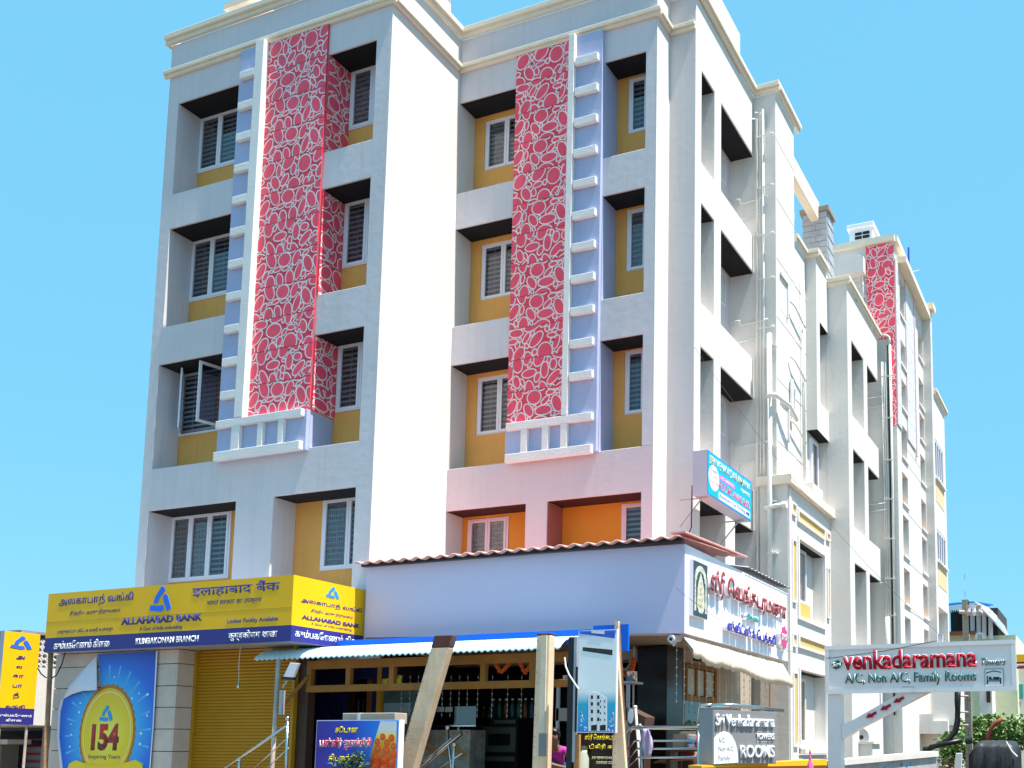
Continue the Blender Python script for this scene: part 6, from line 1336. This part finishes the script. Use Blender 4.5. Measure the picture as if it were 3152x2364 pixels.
rd = thing('bent_rod', 'curved rust red rod rising from the shrub', 'rod', ony(GF(1750,1400), 25)); B().tube([ony(GF(a, c), 25) for a, c in ((1750,1400),(1752,1330),(1775,1270),(1820,1215),(1890,1168))], .05, seg=8).out('rod', paint('rust_red', (.25,.05,.03), .7), rd, smooth=True); B().tube([Vector((ony(GF(1750,1400),25).x,25,GZ)), ony(GF(1750,1400),25)], .05).out('foot', MATS['rust_red'], rd)
# auto rickshaw (only its canopy shows above the picture edge)
yr = 22.0; q = lambda a, c: ony(GF(a, c), yr)
au = thing('auto_rickshaw', 'auto rickshaw with black canvas hood at the bottom right corner', 'auto rickshaw', (q(1780,0).x, yr+1, GZ))
xr0, xr1 = q(1500,0).x, q(2012,0).x; zr = q(0,1400).z; CANV = paint('black_canvas', (.022,.022,.026), .5, .3, 4, .3, 8)
b = B(); rows = []
for (y, dz, ins) in ((yr,-.62,.02),(yr,-.12,.03),(yr+.06,-.03,.08),(yr+.5,.03,.10),(yr+1.4,.05,.10),(yr+1.9,-.02,.12)):
    row = []
    for i in range(13):
        t = i/12; edge = min(t, 1-t); dr_ = -.16*max(0, 1-edge/.14)**2; row.append(b.bm.verts.new((xr0+ins+(xr1-xr0-2*ins)*t, y+.02*math.sin(i*2.2), zr+dz+dr_+.012*math.sin(i*1.7+y*3))))
    rows.append(row)
for r0, r1 in zip(rows, rows[1:]):
    for j in range(12): b.bm.faces.new((r0[j], r0[j+1], r1[j+1], r1[j]))
for side_ in (0, 12):
    for r0, r1 in zip(rows[1:], rows[2:]):
        lo0 = b.bm.verts.new((r0[side_].co.x, r0[side_].co.y, zr-.7)); lo1 = b.bm.verts.new((r1[side_].co.x, r1[side_].co.y, zr-.7)); b.bm.faces.new((r0[side_], r1[side_], lo1, lo0))
b.out('canvas_hood', CANV, au, smooth=True)
B().box(xr0+.05, xr1-.05, yr+.05, yr+2.4, GZ+.45, zr-.63).out('body', paint('rickshaw_yellow', (.55,.33,.01), .4), au, bevel=.06)
for (x, y) in ((xr0+.12, yr+.45), (xr1-.12, yr+.45), ((xr0+xr1)/2, yr+2.2)):
    wl = B().tube([(x-.06, y, GZ+.24), (x+.06, y, GZ+.24)], .24, seg=18).out('wheel', BLACK, au); B().tube([(x-.065, y, GZ+.24), (x+.065, y, GZ+.24)], .12, seg=12).out('rim', STEEL, wl)
B().tube([(xr0-.02, yr-.05, zr+.03), (xr0+.12, yr-.05, zr+.05)], .08, seg=10).out('rolled_flap', CANV, au); B().tube([q(1930,1395)-Vector((0,.05,0)), q(1985,1490)-Vector((0,.05,0)), q(2040,1545)-Vector((0,.05,0))], .015, seg=5).out('tie_rope', PVC, au)
a2 = thing('auto_rickshaw', 'second dark rickshaw hood cut by the right picture edge', 'auto rickshaw', (q(2150,0).x, 24, GZ)); q = lambda a, c: ony(GF(a, c), 24.0); B().box(q(2045,0).x, q(2045,0).x+1.35, 24.0, 26.2, q(0,1470).z, q(0,1375).z).out('canvas_hood', CANV, a2, bevel=.06); B().box(q(2045,0).x+.02, q(2045,0).x+1.3, 24.1, 26.3, GZ+.4, q(0,1570).z).out('body', paint('brown_panel', (.16,.06,.03), .5), a2, bevel=.04); B().box(q(2045,0).x+.05, q(2045,0).x+1.25, 24.2, 26.2, q(0,1570).z, q(0,1471).z).out('dark_interior', BLACK, a2)
wf = thing('sheet_screen', 'pale bent metal sheet left of the rickshaw hood', 'panel', ony(GF(1440,1640), 21)); B().poly([ony(GF(1425,1512),21), ony(GF(1490,1508),21), ony(GF(1480,1800),21), ony(GF(1395,1800),21)], (0,.04,0)).out('sheet', PVC, wf, bevel=.01); B().poly([ony(GF(1395,1801),21), ony(GF(1480,1801),21), ony(GF(1480,1990),21), ony(GF(1395,1990),21)], (0,.05,0)).out('foot', PVC, wf)
gr = thing('red_fence', 'low dark red steel fence beyond the grey parapet', 'fence', ony(GF(1310,1600), 23)); q = lambda a, c: ony(GF(a, c), 23.0); MRED = paint('maroon_steel', (.18,.012,.012), .5)
for c in (1585, 1630): B().box(q(1215,0).x, q(1400,0).x, 23, 23.04, q(0,c+10).z, q(0,c).z).out('rail', MRED, gr)
for a in range(1225, 1400, 22): B().box(q(a,0).x, q(a+6,0).x, 23.005, 23.035, GZ, q(0,1632).z).out('bar', MRED, gr)

# ================================================================== LEFT BACKGROUND
xs_ = -20.5; fvs = side(xs_)
vb = thing('vertical_bank_sign', 'tall yellow vertical bank sign board at the left picture edge', 'sign', (xs_, 13.7, .43)); yv0, yv1 = 13.31, 14.04
B().box(xs_-.12, xs_, yv0, yv1, .43, 2.30).out('light_box', paint('grey_box', (.42,.42,.50), .5), vb)
B().f(fvs, yv0+.004, yv1-.004, -.004, -.001, .76, 2.295).out('yellow_face', YEL, vb); B().f(fvs, yv0+.004, yv1-.004, -.004, -.001, .435, .759).out('navy_band', NAVY, vb)
r = rectpx('x', xs_, GG(120,195), GG(345,360)); logo(vb, fvs, *r, LOGO)
for t, p0, p1 in (('அ',GG(178,418),GG(268,470)),('ல',GG(178,530),GG(242,562)),('கா',GG(142,628),GG(255,668)),('பா',GG(138,735),GG(238,775)),('த்',GG(145,820),GG(205,900)),('வங்கி',GG(62,955),GG(268,1002))): tpx(vb, t, 'x', xs_, p0, p1, LETN, bold=.02)
tpx(vb, 'கும்பகோணம்', 'x', xs_, GG(-25,1058), GG(345,1102), LETW, bold=.01); tpx(vb, 'கிளை', 'x', xs_, GG(62,1115), GG(230,1152), LETW, bold=.01)
for y in (13.4, 13.95): B().tube([(xs_-.06, y, .43), (xs_-.06, y, GZ+.13)], .025).out('leg', RUST, vb)
nb = thing('white_neighbour', 'sunlit white neighbouring wall with lattice block top at far left', 'building', (-21, 15, GZ)); XN = -20.62
zn0, znl, zn1 = onx(GG(480,1190), XN).z, onx(GG(500,555), XN).z, onx(GG(490,200), XN).z
B().box(-30, XN, 13.75, 19.9, zn0, znl).out('wall', PL, nb); B().box(-30, XN+.03, 13.7, 20, zn1, zn1+.06).out('coping', CONC, nb); B().box(-30, XN-.12, 13.75, 19.9, znl, zn1).out('lattice_back', CONC, nb)
b = B()
for i in range(22):
    y = 13.78+i*.12
    for j in range(int((zn1-znl)/.12)):
        z = znl+j*.12
        b.poly([(XN-.1,y+.06,z),(XN-.1,y+.085,z+.025),(XN-.1,y+.025,z+.085),(XN-.1,y,z+.06)], (.09,0,0)); b.poly([(XN-.1,y+.06,z+.12),(XN-.1,y+.12,z+.06),(XN-.1,y+.095,z+.035),(XN-.1,y+.035,z+.095)], (.09,0,0))
b.out('lattice_blocks', PL, nb)['kind'] = 'stuff'
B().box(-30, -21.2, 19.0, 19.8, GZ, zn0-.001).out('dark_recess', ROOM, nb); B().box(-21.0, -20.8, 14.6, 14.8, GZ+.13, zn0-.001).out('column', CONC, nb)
gw = thing('gate_pier_wall', 'white topped gate pier with wall at the lower left corner', 'wall', ony(GG(90,1500), 15.5)); q = lambda a, c: ony(GG(a, c), 15.5)
B().box(q(55,0).x, q(140,0).x, 15.5, 15.9, GZ+.13, q(0,1400).z).out('pier', CONC, gw); B().box(-30, q(54,0).x, 15.55, 15.8, GZ+.13, q(0,1400).z).out('wall', PL, gw); B().box(-30, q(245,0).x, 15.4, 15.95, q(0,1398).z, q(0,1345).z).out('coping', PL, gw)
lf = thing('creeper', 'bit of green creeper on the gate wall at the left edge', 'plant', q(10,1440)); leaf_cloud('leaves', q(5,1450)-Vector((0,.25,0)), (.16,.1,.2), 130, .07, LEAF, lf, 44); B().tube([q(5,1450)-Vector((0,.1,0)), Vector((q(5,0).x, 15.38, GZ+.13))], .015).out('stem', STEM, lf)
rg = thing('red_gate', 'red steel gate with scroll work beside the stone pier', 'gate', ony(GG(350,1600), 16.0)); q = lambda a, c: ony(GG(a, c), 16.0); RG = paint('gate_red', (.36,.012,.03), .45)
xg0, xg1 = q(240,0).x, q(470,0).x
B().box(xg0, xg0+.09, 16, 16.06, GZ+.15, q(0,1335).z).out('stile', RG, rg); B().box(xg0+.09, xg1+.4, 16.005, 16.055, q(0,1350).z, q(0,1338).z).out('top_rail', RG, rg); B().box(xg0+.09, xg1+.4, 16.005, 16.055, q(0,1430).z, q(0,1415).z).out('mid_rail', RG, rg)
for c in (1500, 1582, 1660, 1740): B().box(xg0+.09, xg1+.4, 16.01, 16.05, q(0,c+12).z, q(0,c-12).z).out('slat', RG, rg)
B().box(xg0+.09, xg1+.4, 16.06, 16.07, GZ+.15, q(0,1430).z).out('backing_sheet', paint('gate_grey', (.24,.25,.27), .6), rg)
for a in (300, 375, 410): 
    c = q(a,1385); B().tube([c+Vector((.07*math.cos(t),.03,.07*math.sin(t))) for t in [2*math.pi*i/14 for i in range(15)]], .012, seg=5).out('scroll', BLACK, rg)
cb2 = thing('loose_cable', 'black loose cable drooping between the vertical sign and the pier', 'cable', ony(GG(500,660), 13.3)); B().tube([ony(GG(a, c), 13.3) for a, c in ((415,560),(450,620),(500,662),(570,668),(620,640),(680,520),(715,390))], .012, seg=6).out('wire', BLACK, cb2); B().ball(ony(GG(570,668),13.3), .02).out('joint', BLACK, cb2)
# overhead wires along the street facade
for k, (p0, y0, p1, y1, sag) in enumerate(((FR(1500,750),17.5,FR(2090,1420),24,.5), (FR(1460,1270),14.2,FR(1790,1420),17,.25))):
    a, c = ony(p0, y0), ony(p1, y1); wv = thing('overhead_wire', ('black wire running down along the street wall towards the power pole','thin black wire crossing the lettered sign side','thin wire crossing the red panels of the left block, upper one','thin wire crossing the red panels of the left block, lower one')[k], 'wire', a, 'overhead wires')
    B().tube([a.lerp(c, i/10)-Vector((0,0,sag*4*(i/10)*(1-i/10))) for i in range(11)], .0035, seg=5).out('strand', WIRE, wv); B().ball(c, .03).out('clip', BACK, wv)
